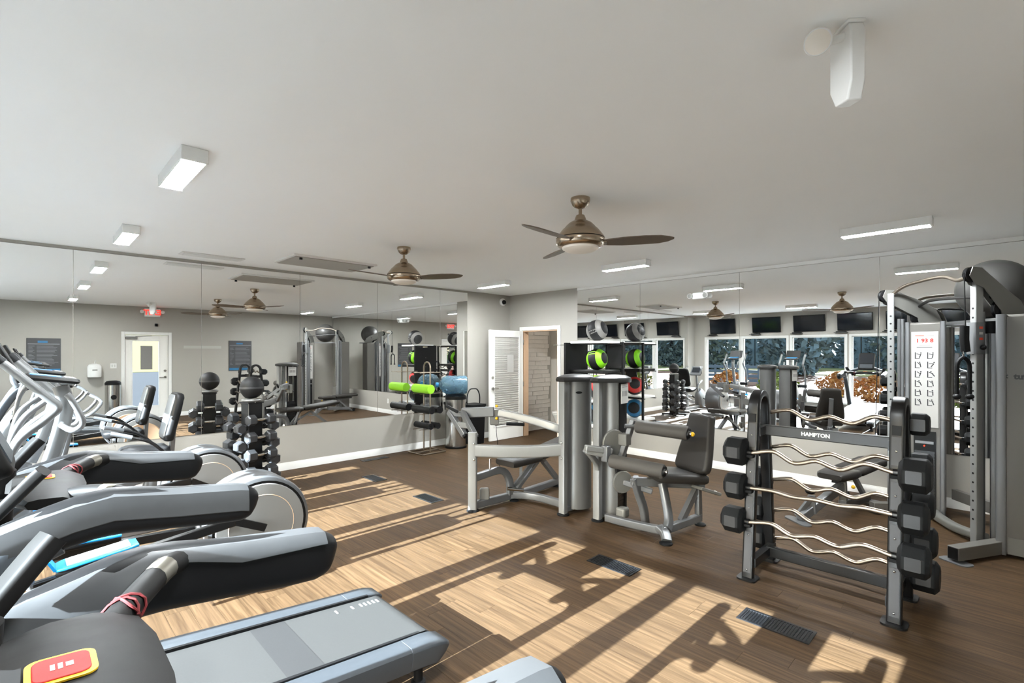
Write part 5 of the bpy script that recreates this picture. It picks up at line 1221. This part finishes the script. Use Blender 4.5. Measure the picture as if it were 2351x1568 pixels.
MB().bar(P(5.74, 1.17, 0.34), P(5.76, 1.165, 0.1), 0.06, 0.06, up=(1, 0, 0)).build('seat_column', 'machine_grey', t)
m = MB(); m.prism(rounded(0.08, 0.38, 0.03), 0.03, Matrix.Translation(P(6.38, 1.08, 0.02)) @ Matrix.Rotation(R(-8), 4, 'Z')); m.build('rear_foot', 'silver_paint', t)
for k in (-1, 1): MB().lathe([(0.04, -0.012), (0.045, 0), (0.04, 0.012)], (0, 0, 0), 16, frame((1, 0, 0), (0, 0, 1), P(6.42, 1.08 + k * 0.18, 0.045))).build('wheel', 'black_rubber', t)
dr = Vector((0.75, -0.13, 0)).normalized()
a = Vector(P(5.50, 1.23, 0.42))
m = MB(); m.sweep([a, a + dr * 0.03, a + dr * 0.25, a + dr * 0.36, a + dr * 0.38], rounded(0.30, 0.075, 0.03), scales=[(0.7, 0.6), (0.82, 0.95), (1, 1), (0.95, 0.95), (0.85, 0.6)]); m.build('seat_pad', 'pad_brown', t)
a = Vector(P(5.50, 1.23, 0.42)) + dr * 0.41
m = MB(); m.sweep([a, a + dr * 0.03, a + dr * 0.6 + Vector((0, 0, 0.02)), a + dr * 0.68 + Vector((0, 0, 0.02)), a + dr * 0.7 + Vector((0, 0, 0.02))], rounded(0.28, 0.075, 0.03), scales=[(0.9, 0.6), 1, 1, (0.9, 0.9), (0.7, 0.5)]); m.build('back_pad', 'pad_brown', t)
MB().bar(P(5.60, 1.21, 0.365), P(6.45, 1.065, 0.365), 0.05, 0.04).build('pad_rail', 'black_metal', t)
MB().sphere(P(5.62, 1.06, 0.33), 0.018, 10, 8).build('pull_knob', 'yellow', t)
MB().bar(P(6.0, 1.13, 0.36), P(6.3, 1.09, 0.1), 0.04, 0.04).build('ladder_strut', 'silver_paint', t)

# ================================================================== BALL RACK
O = (6.3, 4.55)
P = lambda x, y, z: (x - O[0], y - O[1], z)
t = thing('ball_rack', 'black medicine ball rack with a solid side panel against the right mirror', 'ball rack', (*O, 0))
MB().box(P(5.99, 4.88, 0.03), P(6.56, 4.92, 1.77)).build('side_panel', 'black_plastic', t, bevel=0.004)
MB().box(P(5.99, 4.16, 0.0), P(6.56, 4.92, 0.03)).build('base_plate', 'black_metal', t)
MB().sweep([P(6.54, 4.2, 0.03), P(6.54, 4.2, 1.77)], rounded(0.035, 0.035, 0.006), up=(1, 0, 0)).build('rear_post', 'black_metal', t)
for z, mm_ in ((1.755, 'trim_white'), (1.31, 'black_metal'), (0.86, 'trim_white'), (0.48, 'trim_white')):
    MB().box(P(6.08, 4.24, z), P(6.52, 4.86, z + 0.035)).build('tray', mm_, t, bevel=0.004)
    MB().bar(P(6.54, 4.18, z + 0.01), P(6.54, 4.88, z + 0.01), 0.02, 0.02).build('shelf_rail', 'black_metal', t)
    for x in (6.12, 6.48): MB().bar(P(x, 4.2, z - 0.008), P(x, 4.9, z - 0.008), 0.03, 0.014).build('shelf_bearer', 'black_metal', t)
MB().bar(P(6.1, 4.88, 1.735), P(6.1, 5.22, 1.735), 0.012, 0.012).build('hook_rod', 'chrome', t)
for i in range(12): MB().cyl(P(6.27, 4.9205, 0.4 + i * 0.1), P(6.27, 4.922, 0.4 + i * 0.1), 0.006, 8).build('peg_hole', 'silver_bright', t)
def med_ball(label, x, y, z, r, band, rot, loops):
    t = thing('medicine_ball', label, 'medicine ball', (x, y, z - r), group='medicine balls')
    MB().sphere((0, 0, r), r, 32, 20).build('ball', 'ball_dark', t)
    Mrot = Matrix.Translation((0, 0, r)) @ Matrix.Rotation(R(rot[2]), 4, 'Z') @ Matrix.Rotation(R(rot[1]), 4, 'Y') @ Matrix.Rotation(R(rot[0]), 4, 'X')
    for a, b in loops:
        # ring lying on the ball: angle a from its axis, half-width b
        prof = [((r * 1.004) * math.sin(R(q)), (r * 1.004) * math.cos(R(q))) for q in (a - b, a - b * 0.5, a, a + b * 0.5, a + b)]
        prof = [(p_[0] * 0.985, p_[1] * 0.985) for p_ in prof[:1]] + prof + [(p_[0] * 0.985, p_[1] * 0.985) for p_ in prof[-1:]]
        MB().lathe(prof, (0, 0, 0), 36, Mrot).build('colour_band', band, t)
    # two spokes joining the rings
    v = []; f = []
    for k in range(2):
        o = len(v); ph = R(70 + 140 * k)
        for i in range(9):
            q = R(loops[0][0] + (loops[1][0] - loops[0][0]) * i / 8)
            for w_ in (-0.16, 0.16):
                v.append(Mrot @ Vector((r * 1.006 * math.sin(q) * math.cos(ph + w_), r * 1.006 * math.sin(q) * math.sin(ph + w_), r * 1.006 * math.cos(q))))
        for i in range(8): f.append((o + 2 * i, o + 2 * i + 1, o + 2 * i + 3, o + 2 * i + 2))
        m = MB(); m._add([tuple(x_) for x_ in v[o:]], [tuple(i - o for i in q) for q in f[-8:]], True); m.build('colour_spoke', band, t)
    return t
med_ball('grey and black medicine ball on the top tray of the ball rack', 6.28, 4.50, 1.79 + 0.165, 0.165, 'grey_ball', (70, 20, 0), ((52, 15), (128, 13)))
med_ball('black medicine ball with lime green bands on the ball rack', 6.28, 4.50, 1.345 + 0.165, 0.165, 'lime_ball', (60, -70, 30), ((48, 16), (122, 12)))
med_ball('black medicine ball with red bands on the ball rack', 6.30, 4.50, 0.895 + 0.155, 0.155, 'red_ball', (50, 60, 20), ((50, 16), (125, 13)))
med_ball('black medicine ball with blue bands, lowest on the ball rack', 6.30, 4.50, 0.515 + 0.155, 0.155, 'blue_ball', (35, 80, 10), ((55, 17), (122, 13)))

# ================================================================== DUMBBELL TREE
O = (1.83, 6.08)
t = thing('dumbbell_tree', 'black upright dumbbell tree standing before the left mirror', 'dumbbell rack', (*O, 0), R(12))
MB().box((-0.08, -0.08, 0.05), (0.08, 0.08, 1.04)).build('column', 'black_metal', t, bevel=0.006)
for a in (0, 90, 180, 270):
    Mr = Matrix.Rotation(R(a + 45), 4, 'Z'); m = MB(); m.box((0.0, -0.03, 0.02), (0.30, 0.03, 0.06), Mr); m.build('base_leg', 'black_metal', t, bevel=0.006)
    p = Mr @ Vector((0.28, 0, 0)); MB().lathe([(0.035, 0), (0.035, 0.015), (0.02, 0.022)], p).build('foot', 'silver_bright', t)
MB().box((-0.09, -0.09, 1.04), (0.09, 0.09, 1.055)).build('top_plate', 'black_metal', t)
m = MB(); m.tube([(0.095 * math.cos(2 * PI * i / 24), 0.095 * math.sin(2 * PI * i / 24), 1.075) for i in range(25)], 0.014, 8, caps=False); m.build('ball_ring', 'silver_bright', t)
for k in range(3):
    a = 2 * PI * k / 3 + 0.4; MB().cyl((0.085 * math.cos(a), 0.085 * math.sin(a), 1.05), (0.093 * math.cos(a), 0.093 * math.sin(a), 1.07), 0.008, 8).build('ring_stay', 'silver_bright', t)
TZ = (0.865, 0.67, 0.475, 0.28)
SIDES = (-90, 180, 0, 90)
for a in SIDES:
    Mr = Matrix.Rotation(R(a), 4, 'Z')
    for z in TZ:
        for s_ in (-0.045, 0.045): MB().box((0.078, s_ - 0.006, z - 0.035 - (0.09 if a in (0, 180) else 0.0)), (0.215, s_ + 0.006, z - 0.018 - (0.09 if a in (0, 180) else 0.0)), Mr).build('saddle', 'black_metal', t)
proto = None
def dumbbell(label, loc, rz, dia):
    t = thing('hex_dumbbell', label, 'dumbbell', loc, rz, group='hex dumbbells on the tree')
    m = MB(); m.tube([(0, -0.09, 0), (0, -0.06, 0), (0, 0, 0), (0, 0.06, 0), (0, 0.09, 0)], 0.015, 10, scales=[0.9, 1.0, 1.15, 1.0, 0.9]); m.build('grip', 'chrome', t)
    n = 6; r = dia / 2
    for s_ in (-1, 1):
        ring = lambda rad, y: [(rad * math.cos(2 * PI * i / n + PI / 6), y, rad * math.sin(2 * PI * i / n + PI / 6)) for i in range(n)]
        y0, y1 = s_ * 0.062, s_ * (0.062 + dia * 0.75)
        v = ring(r * 0.78, y0) + ring(r, y0 + s_ * 0.014) + ring(r, y1 - s_ * 0.014) + ring(r * 0.78, y1)
        f = [tuple(range(n)), tuple(range(3 * n, 4 * n))] + [(k * n + i, k * n + (i + 1) % n, (k + 1) * n + (i + 1) % n, (k + 1) * n + i) for k in range(3) for i in range(n)]
        m = MB(); m._add(v, f); m.build('weight_head', 'dumbbell_head', t, bevel=0.003)
mat('dumbbell_head', srgb(70, 71, 73), 0.36, 0.6, var=0.08)
side_words = {-90: 'facing the camera', 180: 'facing the windows', 0: 'facing the room', 90: 'facing the mirror'}
tier_words = ('top tier', 'second tier', 'third tier', 'bottom tier')
base = Matrix.Translation((*O, 0)) @ Matrix.Rotation(R(12), 4, 'Z')
for a in SIDES:
    for k, z in enumerate(TZ):
        p = base @ (Matrix.Rotation(R(a), 4, 'Z') @ Vector((0.19, 0, z - (0.09 if a in (0, 180) else 0.0))))
        dumbbell('hex dumbbell on the tree, ' + tier_words[k] + ', side ' + side_words[a], p, R(12 + a), (0.125, 0.135, 0.142, 0.15)[k])
t = thing('slam_ball', 'dark rubber ball sitting on top of the dumbbell tree', 'exercise ball', (O[0], O[1], 1.10))
MB().sphere((0, 0, 0.115), 0.125, 28, 18).build('ball', 'ball_dark', t)
MB().lathe([(0.1255, 0.105), (0.1262, 0.115), (0.1255, 0.125)], n=36).build('seam', 'poster_dark', t)

# ================================================================== FOAM ROLLER RACK
O = (4.63, 6.66)
t = thing('roller_rack', 'chrome foam roller stand with a flat ring base by the left wall', 'rack', (*O, 0))
m = MB(); m.tube([(-0.22, -0.2, 0.012), (0.22, -0.2, 0.012), (0.22, 0.2, 0.012), (-0.22, 0.2, 0.012), (-0.22, -0.2, 0.012)], 0.012, 8); m.build('base_ring', 'chrome_warm', t)
MB().bar((-0.22, 0, 0.012), (0.22, 0, 0.012), 0.024, 0.018).build('base_bar', 'chrome_warm', t)
m = MB(); m.tube([(0, -0.09, 0.02), (0, -0.09, 1.37)] + [(0, -0.09 * math.cos(R(a)), 1.37 + 0.09 * math.sin(R(a))) for a in range(20, 180, 20)] + [(0, 0.09, 1.37), (0, 0.09, 0.02)], 0.0125, 10, up=(1, 0, 0)); m.build('hoop', 'chrome_warm', t)
for z in (1.29, 0.955, 0.635, 0.385):
    for y in (-0.09, 0.09): MB().cyl((-0.2, y, z), (0.2, y, z), 0.006, 8).build('cradle_bar', 'chrome_warm', t)
def roller(label, x, y, z, r, L_, m_, grooved=False):
    t = thing('foam_roller', label, 'foam roller', (x, y, z), group='foam rollers on the stand')
    m = MB(); n = 11 if grooved else 2; pts = [(0, -L_ / 2 + L_ * i / (n - 1), 0) for i in range(n)]
    m.tube(pts, r, 22, scales=[1.0 - (0.06 if (grooved and i % 2) else 0) for i in range(n)]); m.build('foam', m_, t, bevel=0 if grooved else 0.006)
    for s_ in (-1, 1): MB().cyl((0, s_ * (L_ / 2), 0), (0, s_ * (L_ / 2 + 0.002), 0), r * 0.4, 14).build('core', 'black_plastic' if grooved else m_, t)
roller('lime green foam roller on the chrome stand', 4.535, 6.64, 0.961 + 0.072, 0.072, 0.46, 'lime')
roller('black foam roller, left of the upper pair on the chrome stand', 4.552, 6.66, 0.641 + 0.06, 0.06, 0.5, 'pad_black', True)
roller('black foam roller, right of the upper pair on the chrome stand', 4.708, 6.66, 0.641 + 0.06, 0.06, 0.5, 'pad_black', True)
roller('black foam roller, left of the lower pair on the chrome stand', 4.562, 6.66, 0.391 + 0.05, 0.05, 0.42, 'pad_black', True)
roller('black foam roller, right of the lower pair on the chrome stand', 4.698, 6.66, 0.391 + 0.05, 0.05, 0.42, 'pad_black', True)

# ================================================================== BINS AND WATER
def trash_can(label, x, y, r, h):
    t = thing('trash_can', label, 'trash can', (x, y, 0))
    MB().lathe([(r + 0.012, 0), (r + 0.014, 0.03), (r, 0.04)], n=32).build('base_ring', 'black_plastic', t)
    MB().lathe([(r, 0.035), (r, h - 0.1), (r - 0.004, h - 0.1)], n=32).build('body', 'stainless', t)
    MB().lathe([(r + 0.004, h - 0.1), (r + 0.004, h - 0.05), (r * 0.8, h - 0.01), (r * 0.5, h), (r * 0.45, h - 0.02), (0.001, h - 0.06)], n=32).build('lid', 'black_plastic', t)
    return t
trash_can('brushed steel trash can with black lid next to the foam roller stand', 5.22, 6.66, 0.175, 0.92)
t2 = trash_can('tall steel bin beside the entrance door, seen in the left mirror', 1.44, YO + 0.22, 0.15, 0.96)
MB().cyl((0, 0.145, 0.58), (0, 0.156, 0.58), 0.055).build('round_emblem', 'black_plastic', t2)
# five-gallon bottle lying on the can
t = thing('water_bottle', 'blue five-gallon water bottle lying on its side on the steel can', 'water bottle', (5.14, 6.62, 0.915), R(-35))
M = Matrix.Translation((0, 0, 0.156)) @ Matrix.Rotation(R(-90), 4, 'Y') @ Matrix.Scale(1.14, 4)
MB().lathe([(0.001, -0.2), (0.1, -0.205), (0.13, -0.19), (0.135, -0.16), (0.13, -0.12), (0.136, -0.1), (0.13, -0.05), (0.136, -0.03), (0.13, 0.02), (0.136, 0.05), (0.135, 0.1), (0.11, 0.16), (0.05, 0.2), (0.03, 0.215), (0.03, 0.24)], (0, 0, 0), 32, M).build('bottle', 'bottle_plastic', t)
MB().lathe([(0.036, 0.22), (0.038, 0.25), (0.034, 0.262), (0.001, 0.262)], (0, 0, 0), 20, M).build('cap', 'blue_ball', t)
# black tub with an arched handle
t = thing('black_bin', 'black plastic bin with a tall arched handle beside the open door', 'bin', (5.68, 6.74, 0))
m = MB(); m.sweep([(0, 0, 0.0), (0, 0, 0.08), (0, 0, 0.62), (0, 0, 0.66)], rounded(0.34, 0.32, 0.05), up=(0, 1, 0), scales=[0.88, 0.9, 1.0, 1.0]); m.build('tub', 'black_plastic', t)
MB().sweep([(0, 0, 0.655), (0, 0, 0.70)], rounded(0.37, 0.35, 0.06), up=(0, 1, 0)).build('rim', 'black_rubber', t)
m = MB(); m.tube(smooth_path([(-0.14, 0, 0.66), (-0.145, 0, 0.83), (-0.09, 0, 0.95), (0, 0, 0.97), (0.09, 0, 0.95), (0.145, 0, 0.83), (0.14, 0, 0.66)], 5), 0.011, 8); m.build('arched_handle', 'black_metal', t)

# ================================================================== OUTSIDE THE WINDOWS AND DOOR
gz = -0.16
struct('ground_lawn', MB().box((-140, -60, gz - 0.3), (XW - T - 5.0, 120, gz - 0.02)), 'leaf_litter')
struct('ground_bounce', MB().box((XW - T - 5.0, -60, gz - 0.3), (XW - T, 120, gz)), 'unseen_ground')  # unseen strip below the sills, added for its bounce light on the ceiling
struct('ground_bank', MB().box((-50, -45, gz - 0.2), (-31, 60, gz + 0.05)), 'grass')
struct('ground_parking', MB().box((XW - T, -42, gz - 0.3), (60, YO - T - 2.2, gz - 0.03)), 'asphalt')
struct('ground_walk', MB().box((XW - T, YO - T - 2.2, gz - 0.3), (40, YO - T, gz + 0.02)), 'kerb')
m = MB(); m._add([(-30, -42, gz), (60, -42, gz), (60, -90, 6.0), (-30, -90, 6.0), (-30, -42, gz - 0.4), (60, -42, gz - 0.4), (60, -90, 5.6), (-30, -90, 5.6)], [(0, 1, 2, 3), (7, 6, 5, 4), (0, 4, 5, 1), (1, 5, 6, 2), (2, 6, 7, 3), (3, 7, 4, 0)])
struct('ground_slope', m, 'grass')
def tree(label, x, y, h, cr, leaf, name='tree', n=900, low=0.25):
    t = thing(name, label, 'tree' if name == 'tree' else 'shrub', (x, y, gz - 0.02), group='trees beyond the windows' if name == 'tree' else 'shrubs beyond the windows')
    rr_ = random.Random(int(x * 13 + y * 7))
    if name == 'tree':
        m = MB(); m.tube(smooth_path([(0, 0, 0), (0.05, 0.05, h * 0.3), (-0.05, 0.1, h * 0.6), (0, 0, h * 0.9)], 4), 0.22, 8, scales=[1.2, 1.1, 1, 1, 0.95, 0.9, 0.8, 0.7, 0.6, 0.5, 0.4, 0.3, 0.2]); m.build('trunk', 'bark', t)
    m = MB(); v = []; f = []
    for i in range(n):
        a = rr_.random() * 2 * PI; u = rr_.random() ** 0.5; z = h * (low + (1 - low) * rr_.random()); k = cr * math.sin(PI * min(1, max(0.12, (z / h - low) / (1 - low) * 0.85 + 0.12)))
        c_ = Vector((math.cos(a) * u * k, math.sin(a) * u * k, z)); s_ = 0.25 * rr_.uniform(0.6, 1.3) * (h / 6 if name == 'tree' else 0.35)
        d1 = Vector((rr_.uniform(-1, 1), rr_.uniform(-1, 1), rr_.uniform(-1, 1))).normalized(); d2 = d1.orthogonal().normalized()
        o = len(v); v += [c_ - d1 * s_, c_ + d2 * s_ * 0.5, c_ + d1 * s_, c_ - d2 * s_ * 0.5]; f.append((o, o + 1, o + 2, o + 3))
    m._add(v, f); tag(m.build('foliage', leaf, t), kind='stuff')
labs = ['behind the recumbent bike in the right mirror', 'above the far elliptical in the right mirror', 'between the two ellipticals in the right mirror', 'over the near elliptical in the right mirror', 'beside the cable trainer column in the right mirror', 'in front of the treadmills', 'at the far end of the grass strip', 'farthest along the garden edge', 'beyond the nearest treadmill', 'at the near end of the garden', 'near the corner of the parking lot', 'past the parking lot corner']
for k, (x, y) in enumerate([(-26, 20.5), (-30, 12.0), (-40, 6.0), (-45, -0.5), (-46, -8), (-43, -15.5), (-41, 14.5), (-38, 22.5), (-41, -24), (-36, -32), (-28, -40), (-34, 31)]): tree('dark leafy tree beyond the windows, ' + labs[k], x, y, 7.5 + (k % 3), 3.2, 'leaf_dark', n=2200, low=0.02)
for k, (x, y, lf, w_) in enumerate([(-9.5, 9.2, 'leaf_gold', 'golden shrub beyond the window nearest the left mirror'), (-8.5, 6.8, 'leaf_green', 'yellow-green shrub beyond the far window'), (-11.0, 5.2, 'leaf_gold', 'golden shrub beyond the window behind the ellipticals'), (-8.0, 3.4, 'leaf_gold', 'orange-leaved shrub beyond the middle window'), (-7.5, 1.2, 'leaf_green', 'green shrub beyond the window before the second treadmill'), (-10.0, -0.6, 'leaf_gold', 'golden shrub beyond the window nearest the camera')]): tree(w_, x, y, 0.95, 0.85, lf, 'shrub', 700, 0.05)
# clipped hedges closing the view behind the trees
hl = ['behind the parking lot corner', 'across the near end of the garden', 'opposite the nearest treadmill', 'opposite the second treadmill', 'opposite the near elliptical', 'opposite the far elliptical', 'opposite the recumbent bike', 'at the far end of the garden']
for k in range(8):
    y = -38 + k * 11.0
    t = thing('hedge', 'tall dark hedge ' + hl[k] + ', seen through the windows', 'hedge', (-52, y, gz - 0.02), group='tall hedges behind the trees')
    MB().box((-0.9, -5.46, 0), (0.9, 5.46, 5.4)).build('inner_growth', 'leaf_dark', t, bevel=0.1, seg=2)
    rr_ = random.Random(50 + k); v = []; f = []
    for i in range(1500):
        c_ = Vector((rr_.uniform(0.8, 1.15), rr_.uniform(-5.1, 5.1), rr_.uniform(0, 5.7))); s_ = rr_.uniform(0.15, 0.4)
        d1 = Vector((rr_.uniform(-1, 1), rr_.uniform(-1, 1), rr_.uniform(-1, 1))).normalized(); d2 = d1.orthogonal().normalized()
        o = len(v); v += [c_ - d1 * s_, c_ + d2 * s_ * 0.5, c_ + d1 * s_, c_ - d2 * s_ * 0.5]; f.append((o, o + 1, o + 2, o + 3))
    m = MB(); m._add(v, f); tag(m.build('foliage', 'leaf_dark', t), kind='stuff')
# pale fence of boards between lawn and trees
t = thing('garden_fence', 'pale grey board fence beyond the far window', 'fence', (-15, 11.5, gz))
for i in range(7): MB().box((-0.04, -1.8 + i * 0.6, 0), (0.04, -1.7 + i * 0.6, 1.1)).build('post', 'fence_grey', t)
for i in range(4): MB().box((0.04, -1.85, 0.15 + i * 0.25), (0.07, 1.95, 0.3 + i * 0.25)).build('board', 'fence_grey', t)
# parked car beyond the entrance door
t = thing('parked_car', 'dark parked car across the lot, seen through the entrance door in the mirror', 'car', (8.2, -20.5, gz - 0.03), R(90))
def car_section(pts, m_, nm, w_, par):
    m = MB(); m.prism(pts, w_, frame((0, 1, 0), (0, 0, 1), (-w_ / 2, 0, 0))); return m.build(nm, m_, par, bevel=0.05, seg=2)
car_section([(-2.2, 0.3), (-2.15, 0.75), (-1.4, 0.95), (1.5, 0.98), (2.2, 0.85), (2.25, 0.3)], 'car_paint', 'body', 1.8, t)
car_section([(-1.2, 0.9), (-0.5, 1.42), (0.9, 1.45), (1.6, 0.92)], 'tv_screen', 'cabin', 1.55, t)
for x in (-0.85, 0.85):
    for y in (-1.4, 1.4): MB().lathe([(0.33, -0.11), (0.34, 0), (0.33, 0.11)], (0, 0, 0), 20, frame((0, 1, 0), (0, 0, 1), (x, y, 0.33))).build('wheel', 'black_rubber', t)
